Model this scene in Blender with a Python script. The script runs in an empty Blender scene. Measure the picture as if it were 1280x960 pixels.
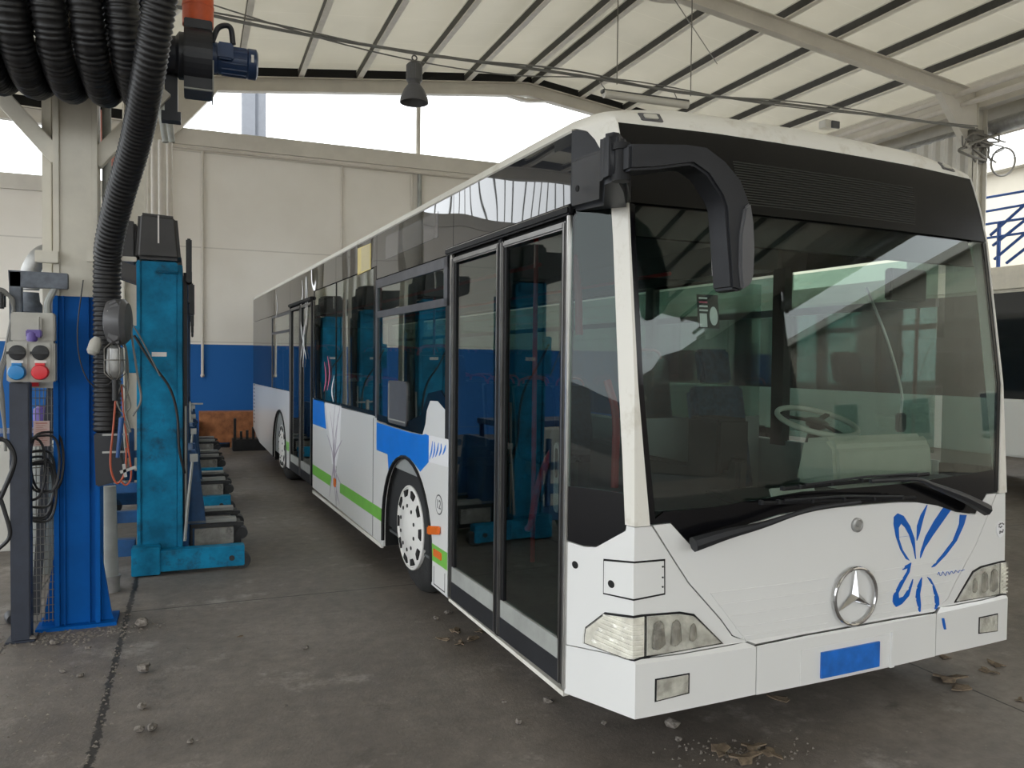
import bpy, bmesh, math, random
from math import sin, cos, pi, radians, sqrt, atan2
from mathutils import Vector, Matrix
random.seed(7)
SC = bpy.context.scene
COL = SC.collection

# ------------------------------------------------------------------ materials
def _nodes(m):
    m.use_nodes = True
    nt = m.node_tree
    return nt, nt.nodes, nt.links

def mat(name, col, rough=.5, metal=0., var=.0, vscale=6., bump=0., bscale=60., spec=.5, coat=0., col2=None, dirt=None, transl=0., emit=None):
    """principled material whose colour wanders a little with noise; dirt = (colour, amount, scale)"""
    m = bpy.data.materials.new(name)
    nt, N, L = _nodes(m)
    p = N['Principled BSDF']
    c = (*col, 1)
    p.inputs['Base Color'].default_value = c
    p.inputs['Roughness'].default_value = rough
    p.inputs['Metallic'].default_value = metal
    p.inputs['Specular IOR Level'].default_value = spec
    p.inputs['Coat Weight'].default_value = coat
    if emit:
        p.inputs['Emission Color'].default_value = (*emit[0], 1)
        p.inputs['Emission Strength'].default_value = emit[1]
    tc = N.new('ShaderNodeTexCoord')
    last = None
    if var or col2:
        n = N.new('ShaderNodeTexNoise'); n.inputs['Scale'].default_value = vscale
        n.inputs['Detail'].default_value = 6; n.inputs['Roughness'].default_value = .6
        L.new(tc.outputs['Object'], n.inputs['Vector'])
        r = N.new('ShaderNodeValToRGB')
        r.color_ramp.elements[0].position = .35; r.color_ramp.elements[1].position = .68
        r.color_ramp.elements[0].color = (*[v*(1-var) for v in col], 1)
        r.color_ramp.elements[1].color = (*(col2 or [min(1, v*(1+var)) for v in col]), 1)
        L.new(n.outputs['Fac'], r.inputs['Fac']); last = r.outputs['Color']
    if dirt:
        n = N.new('ShaderNodeTexNoise'); n.inputs['Scale'].default_value = dirt[2]; n.inputs['Detail'].default_value = 9
        n.inputs['Roughness'].default_value = .7
        L.new(tc.outputs['Object'], n.inputs['Vector'])
        r = N.new('ShaderNodeValToRGB')
        r.color_ramp.elements[0].position = 1-dirt[1]-.12; r.color_ramp.elements[1].position = 1-dirt[1]+.05
        r.color_ramp.elements[0].color = (0, 0, 0, 1); r.color_ramp.elements[1].color = (.85, .85, .85, 1)
        L.new(n.outputs['Fac'], r.inputs['Fac'])
        mx = N.new('ShaderNodeMix'); mx.data_type = 'RGBA'
        L.new(r.outputs['Color'], mx.inputs[0])
        if last: L.new(last, mx.inputs[6])
        else: mx.inputs[6].default_value = c
        mx.inputs[7].default_value = (*dirt[0], 1)
        last = mx.outputs[2]
    if last: L.new(last, p.inputs['Base Color'])
    if bump:
        n = N.new('ShaderNodeTexNoise'); n.inputs['Scale'].default_value = bscale; n.inputs['Detail'].default_value = 5
        L.new(tc.outputs['Object'], n.inputs['Vector'])
        b = N.new('ShaderNodeBump'); b.inputs['Strength'].default_value = bump; b.inputs['Distance'].default_value = .01
        L.new(n.outputs['Fac'], b.inputs['Height']); L.new(b.outputs['Normal'], p.inputs['Normal'])
    if transl:
        t = N.new('ShaderNodeBsdfTranslucent'); t.inputs['Color'].default_value = c
        ms = N.new('ShaderNodeMixShader'); ms.inputs[0].default_value = transl
        L.new(p.outputs[0], ms.inputs[1]); L.new(t.outputs[0], ms.inputs[2])
        L.new(ms.outputs[0], N['Material Output'].inputs['Surface'])
    return m

def glass(name, tint, f0=.045, ex=5., wav=.0, wscale=1.5, gtint=(1, 1, 1)):
    """clear or tinted pane: transparent + mirror with a symmetric Fresnel curve (works for both faces of a thick pane)"""
    m = bpy.data.materials.new(name)
    nt, N, L = _nodes(m)
    N.remove(N['Principled BSDF'])
    tr = N.new('ShaderNodeBsdfTransparent'); tr.inputs[0].default_value = (*tint, 1)
    gl = N.new('ShaderNodeBsdfGlossy'); gl.inputs['Roughness'].default_value = .01; gl.inputs[0].default_value = (*gtint, 1)
    lw = N.new('ShaderNodeLayerWeight'); lw.inputs['Blend'].default_value = .5
    pw = N.new('ShaderNodeMath'); pw.operation = 'POWER'; pw.inputs[1].default_value = ex
    ma = N.new('ShaderNodeMath'); ma.operation = 'MULTIPLY_ADD'; ma.inputs[1].default_value = 1-f0; ma.inputs[2].default_value = f0
    L.new(lw.outputs['Facing'], pw.inputs[0]); L.new(pw.outputs[0], ma.inputs[0])
    ms = N.new('ShaderNodeMixShader')
    L.new(ma.outputs[0], ms.inputs[0]); L.new(tr.outputs[0], ms.inputs[1]); L.new(gl.outputs[0], ms.inputs[2])
    L.new(ms.outputs[0], N['Material Output'].inputs['Surface'])
    if wav:
        tc = N.new('ShaderNodeTexCoord'); n = N.new('ShaderNodeTexNoise'); n.inputs['Scale'].default_value = wscale
        n.inputs['Detail'].default_value = 0
        L.new(tc.outputs['Object'], n.inputs['Vector'])
        b = N.new('ShaderNodeBump'); b.inputs['Strength'].default_value = 1; b.inputs['Distance'].default_value = wav
        L.new(n.outputs['Fac'], b.inputs['Height']); L.new(b.outputs['Normal'], gl.inputs['Normal'])
    return m

M = {}
M['bus_white'] = mat('bus_white', (.70, .70, .685), .28, coat=.35, dirt=((.52, .50, .46), .20, 2.2))
M['roof_white'] = mat('roof_white', (.68, .66, .60), .5, dirt=((.50, .46, .38), .34, 5))
M['black_gloss'] = mat('black_gloss', (.012, .013, .015), .05, coat=1., spec=.7)
M['black_frit'] = mat('black_frit', (.004, .004, .005), .15, spec=.25)
M['dest_black'] = mat('dest_black', (.006, .006, .006), .25, spec=.2)
M['grille'] = mat('grille', (.03, .032, .028), .6, spec=.2)
M['black_rubber'] = mat('black_rubber', (.008, .008, .009), .55, spec=.25, bump=.15)
M['black_plastic'] = mat('black_plastic', (.017, .018, .021), .45, spec=.3, var=.15, bump=.08, bscale=200)
M['grey_plastic'] = mat('grey_plastic', (.085, .085, .09), .38, var=.1)
M['dark_hollow'] = mat('dark_hollow', (.006, .006, .006), .9)
M['frame_grey'] = mat('frame_grey', (.085, .088, .10), .4, metal=.3, var=.2)
M['alu_dark'] = mat('alu_dark', (.22, .215, .21), .3, metal=.9, var=.15)
M['alu'] = mat('alu', (.55, .54, .52), .28, metal=.9, var=.1)
M['chrome'] = mat('chrome', (.56, .56, .57), .10, metal=1.)
M['side_glass'] = glass('side_glass', (.60, .72, .69), .06, ex=3.8, wav=.0035, wscale=1.1)
M['door_glass'] = glass('door_glass', (.52, .62, .60), .05, ex=4.4, wav=.002, wscale=1.1)
M['side_band'] = None
M['corner_glass'] = glass('corner_glass', (.50, .60, .58), .022)
M['wind_glass'] = glass('wind_glass', (.76, .82, .79), .032)
M['blue_decal'] = mat('blue_decal', (.006, .19, .74), .3, var=.08, vscale=3, coat=.3)
M['butterfly_blue'] = mat('butterfly_blue', (.001, .10, .45), .35, spec=.3)
M['green_decal'] = mat('green_decal', (.17, .46, .07), .35, var=.06)
M['lilac_decal'] = mat('lilac_decal', (.40, .35, .42), .4)
M['white_decal'] = mat('white_decal', (.75, .75, .76), .4)
M['pink_decal'] = mat('pink_decal', (.62, .12, .22), .4)
M['yellow_plate'] = mat('yellow_plate', (.70, .58, .22), .5, var=.1, vscale=30)
M['orange_lens'] = mat('orange_lens', (.75, .16, .02), .2, coat=.5)
M['plate_blue'] = mat('plate_blue', (.01, .13, .50), .4, var=.2, vscale=14, dirt=((.45, .5, .6), .22, 16))
M['wheel_white'] = mat('wheel_white', (.72, .71, .68), .35, dirt=((.3, .28, .25), .22, 9))
M['tyre'] = mat('tyre', (.018, .018, .018), .8, var=.4, vscale=12, bump=.3)
M['lens'] = glass('lens', (.97, .97, .95), .06, wav=.012, wscale=28)
M['reflector'] = mat('reflector', (.50, .49, .46), .22, metal=.3, col2=(.92, .91, .87), vscale=16, bump=.5, bscale=22)
M['lamp_silver'] = mat('lamp_silver', (.62, .61, .58), .12, metal=.75, var=.35, vscale=18, bump=.8, bscale=16)
M['lens_frost'] = mat('lens_frost', (.86, .83, .78), .25, metal=.0, var=.18, vscale=14, bump=.4, bscale=60)
M['seat_blue'] = mat('seat_blue', (.014, .04, .07), .85, var=.4, vscale=22)
M['seat_shell'] = mat('seat_shell', (.16, .17, .18), .5)
M['interior_grey'] = mat('interior_grey', (.26, .275, .27), .6, var=.06)
M['interior_dark'] = mat('interior_dark', (.012, .013, .014), .7, var=.2)
M['beige_plastic'] = mat('beige_plastic', (.50, .48, .42), .5, var=.05)
M['red_pole'] = mat('red_pole', (.60, .035, .04), .3, coat=.4)
M['bus_floor'] = mat('bus_floor', (.07, .075, .075), .7, var=.3, vscale=14)
M['steel_cream'] = mat('steel_cream', (.58, .55, .47), .5, var=.06, dirt=((.30, .25, .17), .17, 5))
M['frame_beige'] = mat('frame_beige', (.62, .59, .53), .55, var=.06, vscale=2)
M['purlin_mat'] = mat('purlin_mat', (.78, .76, .70), .5, var=.08)
M['purlin_web_shade'] = mat('purlin_web_shade', (.05, .048, .044), .6, var=.2)  # dark colour paints the shade inside the C section
M['column_blue'] = mat('column_blue', (.0, .085, .34), .55, spec=.12, var=.12, vscale=3, dirt=((.35, .36, .34), .07, 16))
M['lift_teal'] = mat('lift_teal', (.004, .185, .34), .55, spec=.2, var=.4, vscale=4, dirt=((.02, .035, .05), .34, 5))
M['lift_blue'] = mat('lift_blue', (.01, .08, .22), .5, var=.3, vscale=5)
M['lift_cap'] = mat('lift_cap', (.045, .043, .042), .55, var=.12, vscale=5)
M['cement_grey'] = mat('cement_grey', (.32, .31, .285), .8, var=.25, vscale=14, dirt=((.05, .05, .05), .3, 10))
M['post_dark'] = mat('post_dark', (.022, .028, .045), .5, var=.2, vscale=7)
M['gantry_grey'] = mat('gantry_grey', (.10, .115, .14), .55, var=.3, vscale=18)
M['hose_black'] = mat('hose_black', (.010, .010, .011), .42, spec=.45)
M['hose_red'] = mat('hose_red', (.36, .07, .03), .5)
M['cable_black'] = mat('cable_black', (.012, .012, .013), .5)
M['cable_grey'] = mat('cable_grey', (.16, .16, .15), .5)
M['wire_steel'] = mat('wire_steel', (.18, .17, .15), .5, metal=.4)
M['duct_orange'] = mat('duct_orange', (.55, .09, .025), .4, var=.15, vscale=8)
M['fan_black'] = mat('fan_black', (.012, .014, .02), .4)
M['motor_blue'] = mat('motor_blue', (.012, .035, .10), .35, var=.15)
M['socket_grey'] = mat('socket_grey', (.42, .41, .37), .5, var=.08, dirt=((.15, .13, .1), .15, 22))
M['socket_blue'] = mat('socket_blue', (.01, .20, .50), .35)
M['socket_red'] = mat('socket_red', (.62, .02, .03), .35)
M['socket_violet'] = mat('socket_violet', (.10, .06, .28), .4)
M['galv'] = mat('galv', (.36, .36, .35), .42, metal=.6, var=.15, vscale=12)
M['galv_dull'] = mat('galv_dull', (.33, .34, .32), .6, metal=.2, var=.15, vscale=5)
M['pipe_white'] = mat('pipe_white', (.62, .58, .52), .5, var=.05)
M['pipe_pink'] = mat('pipe_pink', (.50, .20, .16), .5)
M['cardboard'] = mat('cardboard', (.34, .13, .05), .8, var=.35, vscale=7)
M['dark_metal'] = mat('dark_metal', (.02, .021, .023), .55, var=.3, vscale=12)
M['paper'] = mat('paper', (.72, .70, .66), .8)
M['paper_pink'] = mat('paper_pink', (.70, .52, .48), .8, var=.1, vscale=25)
M['rail_blue'] = mat('rail_blue', (.02, .08, .30), .4)
M['sheet_metal'] = mat('sheet_metal', (.55, .53, .48), .5, var=.04)
M['tool_blue'] = mat('tool_blue', (.01, .06, .20), .4, var=.2)
M['stone'] = mat('stone', (.17, .15, .13), .9, var=.4, vscale=40)
M['leaf'] = mat('leaf', (.16, .12, .08), .9, var=.4, vscale=40)
M['lamp_grey'] = mat('lamp_grey', (.10, .10, .10), .4, metal=.3)
M['tube_white'] = mat('tube_white', (.60, .58, .52), .4)
M['outside_wall'] = mat('outside_wall', (.50, .46, .38), .9, var=.05, vscale=1)
M['chimney_grey'] = mat('chimney_grey', (.13, .14, .16), .85, var=.05)
M['asphalt'] = mat('asphalt', (.10, .10, .10), .9, var=.2, vscale=3)
M['added_wall_brown'] = mat('added_wall_brown', (.17, .15, .13), .85, var=.15, vscale=1.2)
M['bus2_white'] = mat('bus2_white', (.95, .96, .94), .35)
M['bus2_roof'] = mat('bus2_roof', (.75, .70, .58), .5, var=.08)
M['bus2_glass'] = mat('bus2_glass', (.012, .016, .018), .06, coat=.5)

def band_material(name='side_band', dc=(.022, .023, .026)):
    """dark tinted cover glass of the roof-side band: nearly opaque, mirror-like, slightly wavy"""
    m = bpy.data.materials.new(name); nt, N, L = _nodes(m)
    N.remove(N['Principled BSDF'])
    d = N.new('ShaderNodeBsdfDiffuse'); d.inputs[0].default_value = (*dc, 1)
    gl = N.new('ShaderNodeBsdfGlossy'); gl.inputs['Roughness'].default_value = .012
    lw = N.new('ShaderNodeLayerWeight'); lw.inputs['Blend'].default_value = .5
    pw = N.new('ShaderNodeMath'); pw.operation = 'POWER'; pw.inputs[1].default_value = 3.6
    ma = N.new('ShaderNodeMath'); ma.operation = 'MULTIPLY_ADD'; ma.inputs[1].default_value = .93; ma.inputs[2].default_value = .07
    L.new(lw.outputs['Facing'], pw.inputs[0]); L.new(pw.outputs[0], ma.inputs[0])
    ms = N.new('ShaderNodeMixShader')
    L.new(ma.outputs[0], ms.inputs[0]); L.new(d.outputs[0], ms.inputs[1]); L.new(gl.outputs[0], ms.inputs[2])
    L.new(ms.outputs[0], N['Material Output'].inputs['Surface'])
    tc = N.new('ShaderNodeTexCoord'); n = N.new('ShaderNodeTexNoise'); n.inputs['Scale'].default_value = .9; n.inputs['Detail'].default_value = 1
    L.new(tc.outputs['Object'], n.inputs['Vector'])
    b = N.new('ShaderNodeBump'); b.inputs['Strength'].default_value = 1; b.inputs['Distance'].default_value = .010
    L.new(n.outputs['Fac'], b.inputs['Height']); L.new(b.outputs['Normal'], gl.inputs['Normal'])
    return m
M['side_band'] = band_material()
M['poster_film'] = band_material('poster_film', (.11, .11, .115))

def wall_material():
    """cream plastered wall with a blue painted band below 2.03 m, scuffs and faint panel courses"""
    m = bpy.data.materials.new('hall_wall'); nt, N, L = _nodes(m)
    p = N['Principled BSDF']; p.inputs['Roughness'].default_value = .75
    tc = N.new('ShaderNodeTexCoord'); sp = N.new('ShaderNodeSeparateXYZ'); L.new(tc.outputs['Object'], sp.inputs[0])
    n = N.new('ShaderNodeTexNoise'); n.inputs['Scale'].default_value = .5; n.inputs['Detail'].default_value = 5
    L.new(tc.outputs['Object'], n.inputs['Vector'])
    r = N.new('ShaderNodeValToRGB'); r.color_ramp.elements[0].color = (.74, .70, .63, 1); r.color_ramp.elements[1].color = (.83, .80, .74, 1)
    r.color_ramp.elements[0].position = .35; r.color_ramp.elements[1].position = .65
    L.new(n.outputs['Fac'], r.inputs['Fac'])
    # thin scuffs
    s = N.new('ShaderNodeTexNoise'); s.inputs['Scale'].default_value = 5; s.inputs['Detail'].default_value = 9; s.inputs['Roughness'].default_value = .8
    L.new(tc.outputs['Object'], s.inputs['Vector'])
    sr = N.new('ShaderNodeValToRGB'); sr.color_ramp.elements[0].position = .66; sr.color_ramp.elements[1].position = .72
    L.new(s.outputs['Fac'], sr.inputs['Fac'])
    mx0 = N.new('ShaderNodeMix'); mx0.data_type = 'RGBA'; L.new(sr.outputs['Color'], mx0.inputs[0]); L.new(r.outputs['Color'], mx0.inputs[6]); mx0.inputs[7].default_value = (.42, .38, .32, 1)
    # blue band
    lt = N.new('ShaderNodeMath'); lt.operation = 'LESS_THAN'; lt.inputs[1].default_value = 2.03; L.new(sp.outputs['Z'], lt.inputs[0])
    mx = N.new('ShaderNodeMix'); mx.data_type = 'RGBA'; L.new(lt.outputs[0], mx.inputs[0]); L.new(mx0.outputs[2], mx.inputs[6]); mx.inputs[7].default_value = (.003, .105, .36, 1)
    # panel courses every 2.05 m above the band
    md = N.new('ShaderNodeMath'); md.operation = 'PINGPONG'; md.inputs[1].default_value = .95
    ad = N.new('ShaderNodeMath'); ad.operation = 'ADD'; ad.inputs[1].default_value = -.18; L.new(sp.outputs['Z'], ad.inputs[0]); L.new(ad.outputs[0], md.inputs[0])
    l2 = N.new('ShaderNodeMath'); l2.operation = 'LESS_THAN'; l2.inputs[1].default_value = .012; L.new(md.outputs[0], l2.inputs[0])
    ml = N.new('ShaderNodeMath'); ml.operation = 'MULTIPLY'; ml.inputs[1].default_value = .28; L.new(l2.outputs[0], ml.inputs[0])
    mx2 = N.new('ShaderNodeMix'); mx2.data_type = 'RGBA'; L.new(ml.outputs[0], mx2.inputs[0]); L.new(mx.outputs[2], mx2.inputs[6]); mx2.inputs[7].default_value = (.2, .18, .15, 1)
    L.new(mx2.outputs[2], p.inputs['Base Color'])
    return m
M['wall'] = wall_material()

def floor_material():
    m = bpy.data.materials.new('concrete_floor'); nt, N, L = _nodes(m)
    p = N['Principled BSDF']
    tc = N.new('ShaderNodeTexCoord')
    def noise(s, d, rgh=.6):
        n = N.new('ShaderNodeTexNoise'); n.inputs['Scale'].default_value = s; n.inputs['Detail'].default_value = d; n.inputs['Roughness'].default_value = rgh
        L.new(tc.outputs['Object'], n.inputs['Vector']); return n.outputs['Fac']
    def ramp(src, stops):
        r = N.new('ShaderNodeValToRGB')
        while len(r.color_ramp.elements) < len(stops): r.color_ramp.elements.new(.5)
        for e, (a, c) in zip(r.color_ramp.elements, stops): e.position = a; e.color = (*c, 1)
        L.new(src, r.inputs['Fac']); return r.outputs['Color']
    def mixc(f, a, b, mode='MIX'):
        x = N.new('ShaderNodeMix'); x.data_type = 'RGBA'; x.blend_type = mode
        if isinstance(f, float): x.inputs[0].default_value = f
        else: L.new(f, x.inputs[0])
        for i, v in ((6, a), (7, b)):
            if isinstance(v, tuple): x.inputs[i].default_value = (*v, 1)
            else: L.new(v, x.inputs[i])
        return x.outputs[2]
    base = ramp(noise(.55, 7, .62), [(.30, (.115, .098, .083)), (.5, (.180, .157, .136)), (.72, (.27, .238, .21))])
    fine = ramp(noise(9, 8, .75), [(.3, (.66, .66, .66)), (.7, (1.18, 1.18, 1.18))])
    c = mixc(1., base, fine, 'MULTIPLY')
    dust = ramp(noise(1.3, 9, .78), [(.56, (0, 0, 0)), (.70, (.8, .8, .8))])
    c = mixc(dust, c, (.42, .385, .345))
    oil = ramp(noise(1.9, 6, .7), [(.27, (.8, .8, .8)), (.38, (0, 0, 0))])
    c = mixc(oil, c, (.07, .06, .05))
    spk = ramp(noise(34, 3, .7), [(.68, (0, 0, 0)), (.73, (.8, .8, .8))])
    c = mixc(spk, c, (.42, .39, .34))
    # joints: ragged dark lines
    sp = N.new('ShaderNodeSeparateXYZ'); L.new(tc.outputs['Object'], sp.inputs[0])
    jn = noise(14, 4, .8)
    def joint(axis, pos, w, rag):
        a = N.new('ShaderNodeMath'); a.operation = 'MULTIPLY_ADD'; a.inputs[1].default_value = rag; L.new(jn, a.inputs[0]); L.new(sp.outputs[axis], a.inputs[2])
        s = N.new('ShaderNodeMath'); s.operation = 'SUBTRACT'; L.new(a.outputs[0], s.inputs[0]); s.inputs[1].default_value = pos + rag*.5
        b = N.new('ShaderNodeMath'); b.operation = 'ABSOLUTE'; L.new(s.outputs[0], b.inputs[0])
        l = N.new('ShaderNodeMath'); l.operation = 'LESS_THAN'; l.inputs[1].default_value = w; L.new(b.outputs[0], l.inputs[0])
        return l.outputs[0]
    for ax, pos, w, rag in (('X', -.41, .017, .085), ('Y', 5.96, .007, .012), ('Y', 1.2, .006, .01), ('X', 3.9, .006, .012), ('X', 8.2, .005, .01), ('Y', 12.2, .012, .02), ('X', -1.05, .006, .01), ('X', -5.2, .006, .01), ('Y', -4., .006, .01)):
        c = mixc(joint(ax, pos, w, rag), c, (.03, .026, .022))
    L.new(c, p.inputs['Base Color'])
    rr = N.new('ShaderNodeMapRange'); rr.inputs[1].default_value = .3; rr.inputs[2].default_value = .7; rr.inputs[3].default_value = .42; rr.inputs[4].default_value = .7
    L.new(noise(1.1, 5), rr.inputs[0]); L.new(rr.outputs[0], p.inputs['Roughness'])
    b = N.new('ShaderNodeBump'); b.inputs['Strength'].default_value = .35; b.inputs['Distance'].default_value = .01
    L.new(noise(45, 6, .7), b.inputs['Height']); L.new(b.outputs['Normal'], p.inputs['Normal'])
    return m
M['floor'] = floor_material()

def ceiling_material():
    """translucent cream insulation sheets, seamed every metre"""
    m = bpy.data.materials.new('ceiling_sheet'); nt, N, L = _nodes(m)
    p = N['Principled BSDF']; p.inputs['Roughness'].default_value = .42
    tc = N.new('ShaderNodeTexCoord'); sp = N.new('ShaderNodeSeparateXYZ'); L.new(tc.outputs['Object'], sp.inputs[0])
    n = N.new('ShaderNodeTexNoise'); n.inputs['Scale'].default_value = .6; n.inputs['Detail'].default_value = 4
    L.new(tc.outputs['Object'], n.inputs['Vector'])
    r = N.new('ShaderNodeValToRGB'); r.color_ramp.elements[0].color = (.60, .585, .54, 1); r.color_ramp.elements[1].color = (.72, .70, .65, 1)
    r.color_ramp.elements[0].position = .35; r.color_ramp.elements[1].position = .65
    L.new(n.outputs['Fac'], r.inputs['Fac'])
    a = N.new('ShaderNodeMath'); a.operation = 'PINGPONG'; a.inputs[1].default_value = .6; L.new(sp.outputs['Y'], a.inputs[0])
    l = N.new('ShaderNodeMath'); l.operation = 'LESS_THAN'; l.inputs[1].default_value = .012; L.new(a.outputs[0], l.inputs[0])
    mu = N.new('ShaderNodeMath'); mu.operation = 'MULTIPLY'; mu.inputs[1].default_value = .45; L.new(l.outputs[0], mu.inputs[0])
    mx = N.new('ShaderNodeMix'); mx.data_type = 'RGBA'; L.new(mu.outputs[0], mx.inputs[0]); L.new(r.outputs['Color'], mx.inputs[6]); mx.inputs[7].default_value = (.8, .78, .72, 1)
    L.new(mx.outputs[2], p.inputs['Base Color'])
    t = N.new('ShaderNodeBsdfTranslucent'); t.inputs['Color'].default_value = (.62, .60, .54, 1)
    ms = N.new('ShaderNodeMixShader'); ms.inputs[0].default_value = .36
    L.new(p.outputs[0], ms.inputs[1]); L.new(t.outputs[0], ms.inputs[2]); L.new(ms.outputs[0], N['Material Output'].inputs['Surface'])
    return m
M['ceiling'] = ceiling_material()

# ------------------------------------------------------------------ mesh helpers
def ip(x, xs, ys):
    if x <= xs[0]: return ys[0]
    for i in range(1, len(xs)):
        if x <= xs[i]:
            t = (x-xs[i-1])/(xs[i]-xs[i-1]); return ys[i-1]+t*(ys[i]-ys[i-1])
    return ys[-1]

class MB:
    def __init__(s): s.v = []; s.f = []; s.mi = []; s.cur = 0
    def add(s, vs, fs):
        b = len(s.v); s.v += [Vector(v) for v in vs]
        s.f += [tuple(b+i for i in f) for f in fs]; s.mi += [s.cur]*len(fs); return s
    def box(s, lo, hi, rot=None, piv=None):
        x0, y0, z0 = lo; x1, y1, z1 = hi
        vs = [Vector(p) for p in ((x0,y0,z0),(x1,y0,z0),(x1,y1,z0),(x0,y1,z0),(x0,y0,z1),(x1,y0,z1),(x1,y1,z1),(x0,y1,z1))]
        if rot is not None:
            c = Vector(piv) if piv is not None else sum(vs, Vector())/8
            vs = [rot @ (v-c) + c for v in vs]
        return s.add(vs, [(0,3,2,1),(4,5,6,7),(0,1,5,4),(1,2,6,5),(2,3,7,6),(3,0,4,7)])
    def bar(s, a, b, w, h=None, up=(0, 0, 1)):
        """rectangular bar from a to b, w across, h along up"""
        h = h or w; a = Vector(a); b = Vector(b); d = (b-a).normalized(); up = Vector(up)
        if abs(d.dot(up)) > .98: up = Vector((0, 1, 0))
        r = d.cross(up).normalized(); u = r.cross(d)
        vs = []
        for p in (a, b):
            for i, j in ((-1,-1),(1,-1),(1,1),(-1,1)): vs.append(p + r*i*w/2 + u*j*h/2)
        return s.add(vs, [(3,2,1,0),(4,5,6,7),(0,1,5,4),(1,2,6,5),(2,3,7,6),(3,0,4,7)])
    def cyl(s, a, b, r0, r1=None, n=20, caps=True):
        r1 = r0 if r1 is None else r1; a = Vector(a); b = Vector(b); d = (b-a).normalized()
        t = Vector((0,0,1)) if abs(d.z) < .9 else Vector((1,0,0)); r = d.cross(t).normalized(); u = r.cross(d)
        vs = []
        for p, q in ((a, r0), (b, r1)):
            for i in range(n):
                k = 2*pi*i/n; vs.append(p + (r*cos(k)+u*sin(k))*q)
        fs = [(i, (i+1) % n, n+(i+1) % n, n+i) for i in range(n)]
        if caps: fs += [tuple(range(n))[::-1], tuple(range(n, 2*n))]
        return s.add(vs, fs)
    def lathe(s, c, axis, prof, n=32):
        """prof: (offset along axis, radius)"""
        c = Vector(c); d = Vector(axis).normalized(); t = Vector((0,0,1)) if abs(d.z) < .9 else Vector((1,0,0))
        r = d.cross(t).normalized(); u = r.cross(d); vs = []; fs = []
        for o, q in prof:
            for i in range(n):
                k = 2*pi*i/n; vs.append(c + d*o + (r*cos(k)+u*sin(k))*q)
        for j in range(len(prof)-1):
            for i in range(n): fs.append((j*n+i, j*n+(i+1) % n, (j+1)*n+(i+1) % n, (j+1)*n+i))
        fs += [tuple(range(n))[::-1], tuple(range((len(prof)-1)*n, len(prof)*n))]
        return s.add(vs, fs)
    def tube(s, pts, r, n=10, rf=None, closed=False):
        pts = [Vector(p) for p in pts]; m = len(pts); vs = []; fs = []
        prev = None
        for i, p in enumerate(pts):
            if closed: d = (pts[(i+1) % m]-pts[i-1]).normalized()
            else: d = (pts[min(i+1, m-1)]-pts[max(i-1, 0)]).normalized()
            if prev is None:
                t = Vector((0,0,1)) if abs(d.z) < .9 else Vector((1,0,0)); a = d.cross(t).normalized()
            else:
                a = (prev - d*prev.dot(d)).normalized()
            prev = a; b = d.cross(a); q = rf(i) if rf else r
            for k in range(n):
                w = 2*pi*k/n; vs.append(p + (a*cos(w)+b*sin(w))*q)
        for j in range(m-1 + (1 if closed else 0)):
            for k in range(n):
                j2 = (j+1) % m
                fs.append((j*n+k, j*n+(k+1) % n, j2*n+(k+1) % n, j2*n+k))
        if not closed: fs += [tuple(range(n))[::-1], tuple(range((m-1)*n, m*n))]
        return s.add(vs, fs)
    def prism(s, poly, ax, lo, hi):
        """poly in the two axes other than ax, extruded from lo to hi"""
        def P(p, h):
            if ax == 0: return (h, p[0], p[1])
            if ax == 1: return (p[0], h, p[1])
            return (p[0], p[1], h)
        n = len(poly)
        return s.add([P(p, lo) for p in poly]+[P(p, hi) for p in poly],
                     [tuple(range(n))[::-1], tuple(range(n, 2*n))]+[(i, (i+1) % n, n+(i+1) % n, n+i) for i in range(n)])
    def torus(s, c, axis, R, r, n=40, k=12):
        c = Vector(c); d = Vector(axis).normalized(); t = Vector((0,0,1)) if abs(d.z) < .9 else Vector((1,0,0))
        a = d.cross(t).normalized(); b = a.cross(d)
        return s.tube([c+(a*cos(2*pi*i/n)+b*sin(2*pi*i/n))*R for i in range(n)], r, k, closed=True)
    def ball(s, c, r, n=12, sc=(1, 1, 1)):
        vs = []; fs = []
        for j in range(1, n//2):
            for i in range(n):
                th = pi*j/(n//2); ph = 2*pi*i/n
                vs.append((c[0]+r*sc[0]*sin(th)*cos(ph), c[1]+r*sc[1]*sin(th)*sin(ph), c[2]+r*sc[2]*cos(th)))
        R_ = n//2-1; top = len(vs); vs += [(c[0], c[1], c[2]+r*sc[2]), (c[0], c[1], c[2]-r*sc[2])]
        for j in range(R_-1):
            for i in range(n): fs.append((j*n+i, (j+1)*n+i, (j+1)*n+(i+1) % n, j*n+(i+1) % n))
        for i in range(n): fs.append((top, i, (i+1) % n)); fs.append((top+1, (R_-1)*n+(i+1) % n, (R_-1)*n+i))
        return s.add(vs, fs)
    def build(s, name, m, parent=None, world=False, smooth=True, ang=35, bevel=0, origin=None, seg=2):
        me = bpy.data.meshes.new(name)
        vs = s.v
        o = bpy.data.objects.new(name, me)
        if parent is not None:
            o.parent = parent
            if world:
                inv = MW[parent.name].inverted(); vs = [inv @ v for v in vs]
        elif origin is not None:
            oo = Vector(origin); vs = [v-oo for v in vs]; o.location = oo
        MW[o.name] = (MW[parent.name].copy() if parent is not None else Matrix.Translation(o.location))
        me.from_pydata([tuple(v) for v in vs], [], s.f)
        ms = m if isinstance(m, (list, tuple)) else [m]
        for x in ms: me.materials.append(M[x])
        if len(ms) > 1:
            for p, k in zip(me.polygons, s.mi): p.material_index = k
        bm = bmesh.new(); bm.from_mesh(me); bmesh.ops.remove_doubles(bm, verts=bm.verts, dist=1e-5)
        bmesh.ops.recalc_face_normals(bm, faces=bm.faces)
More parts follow.
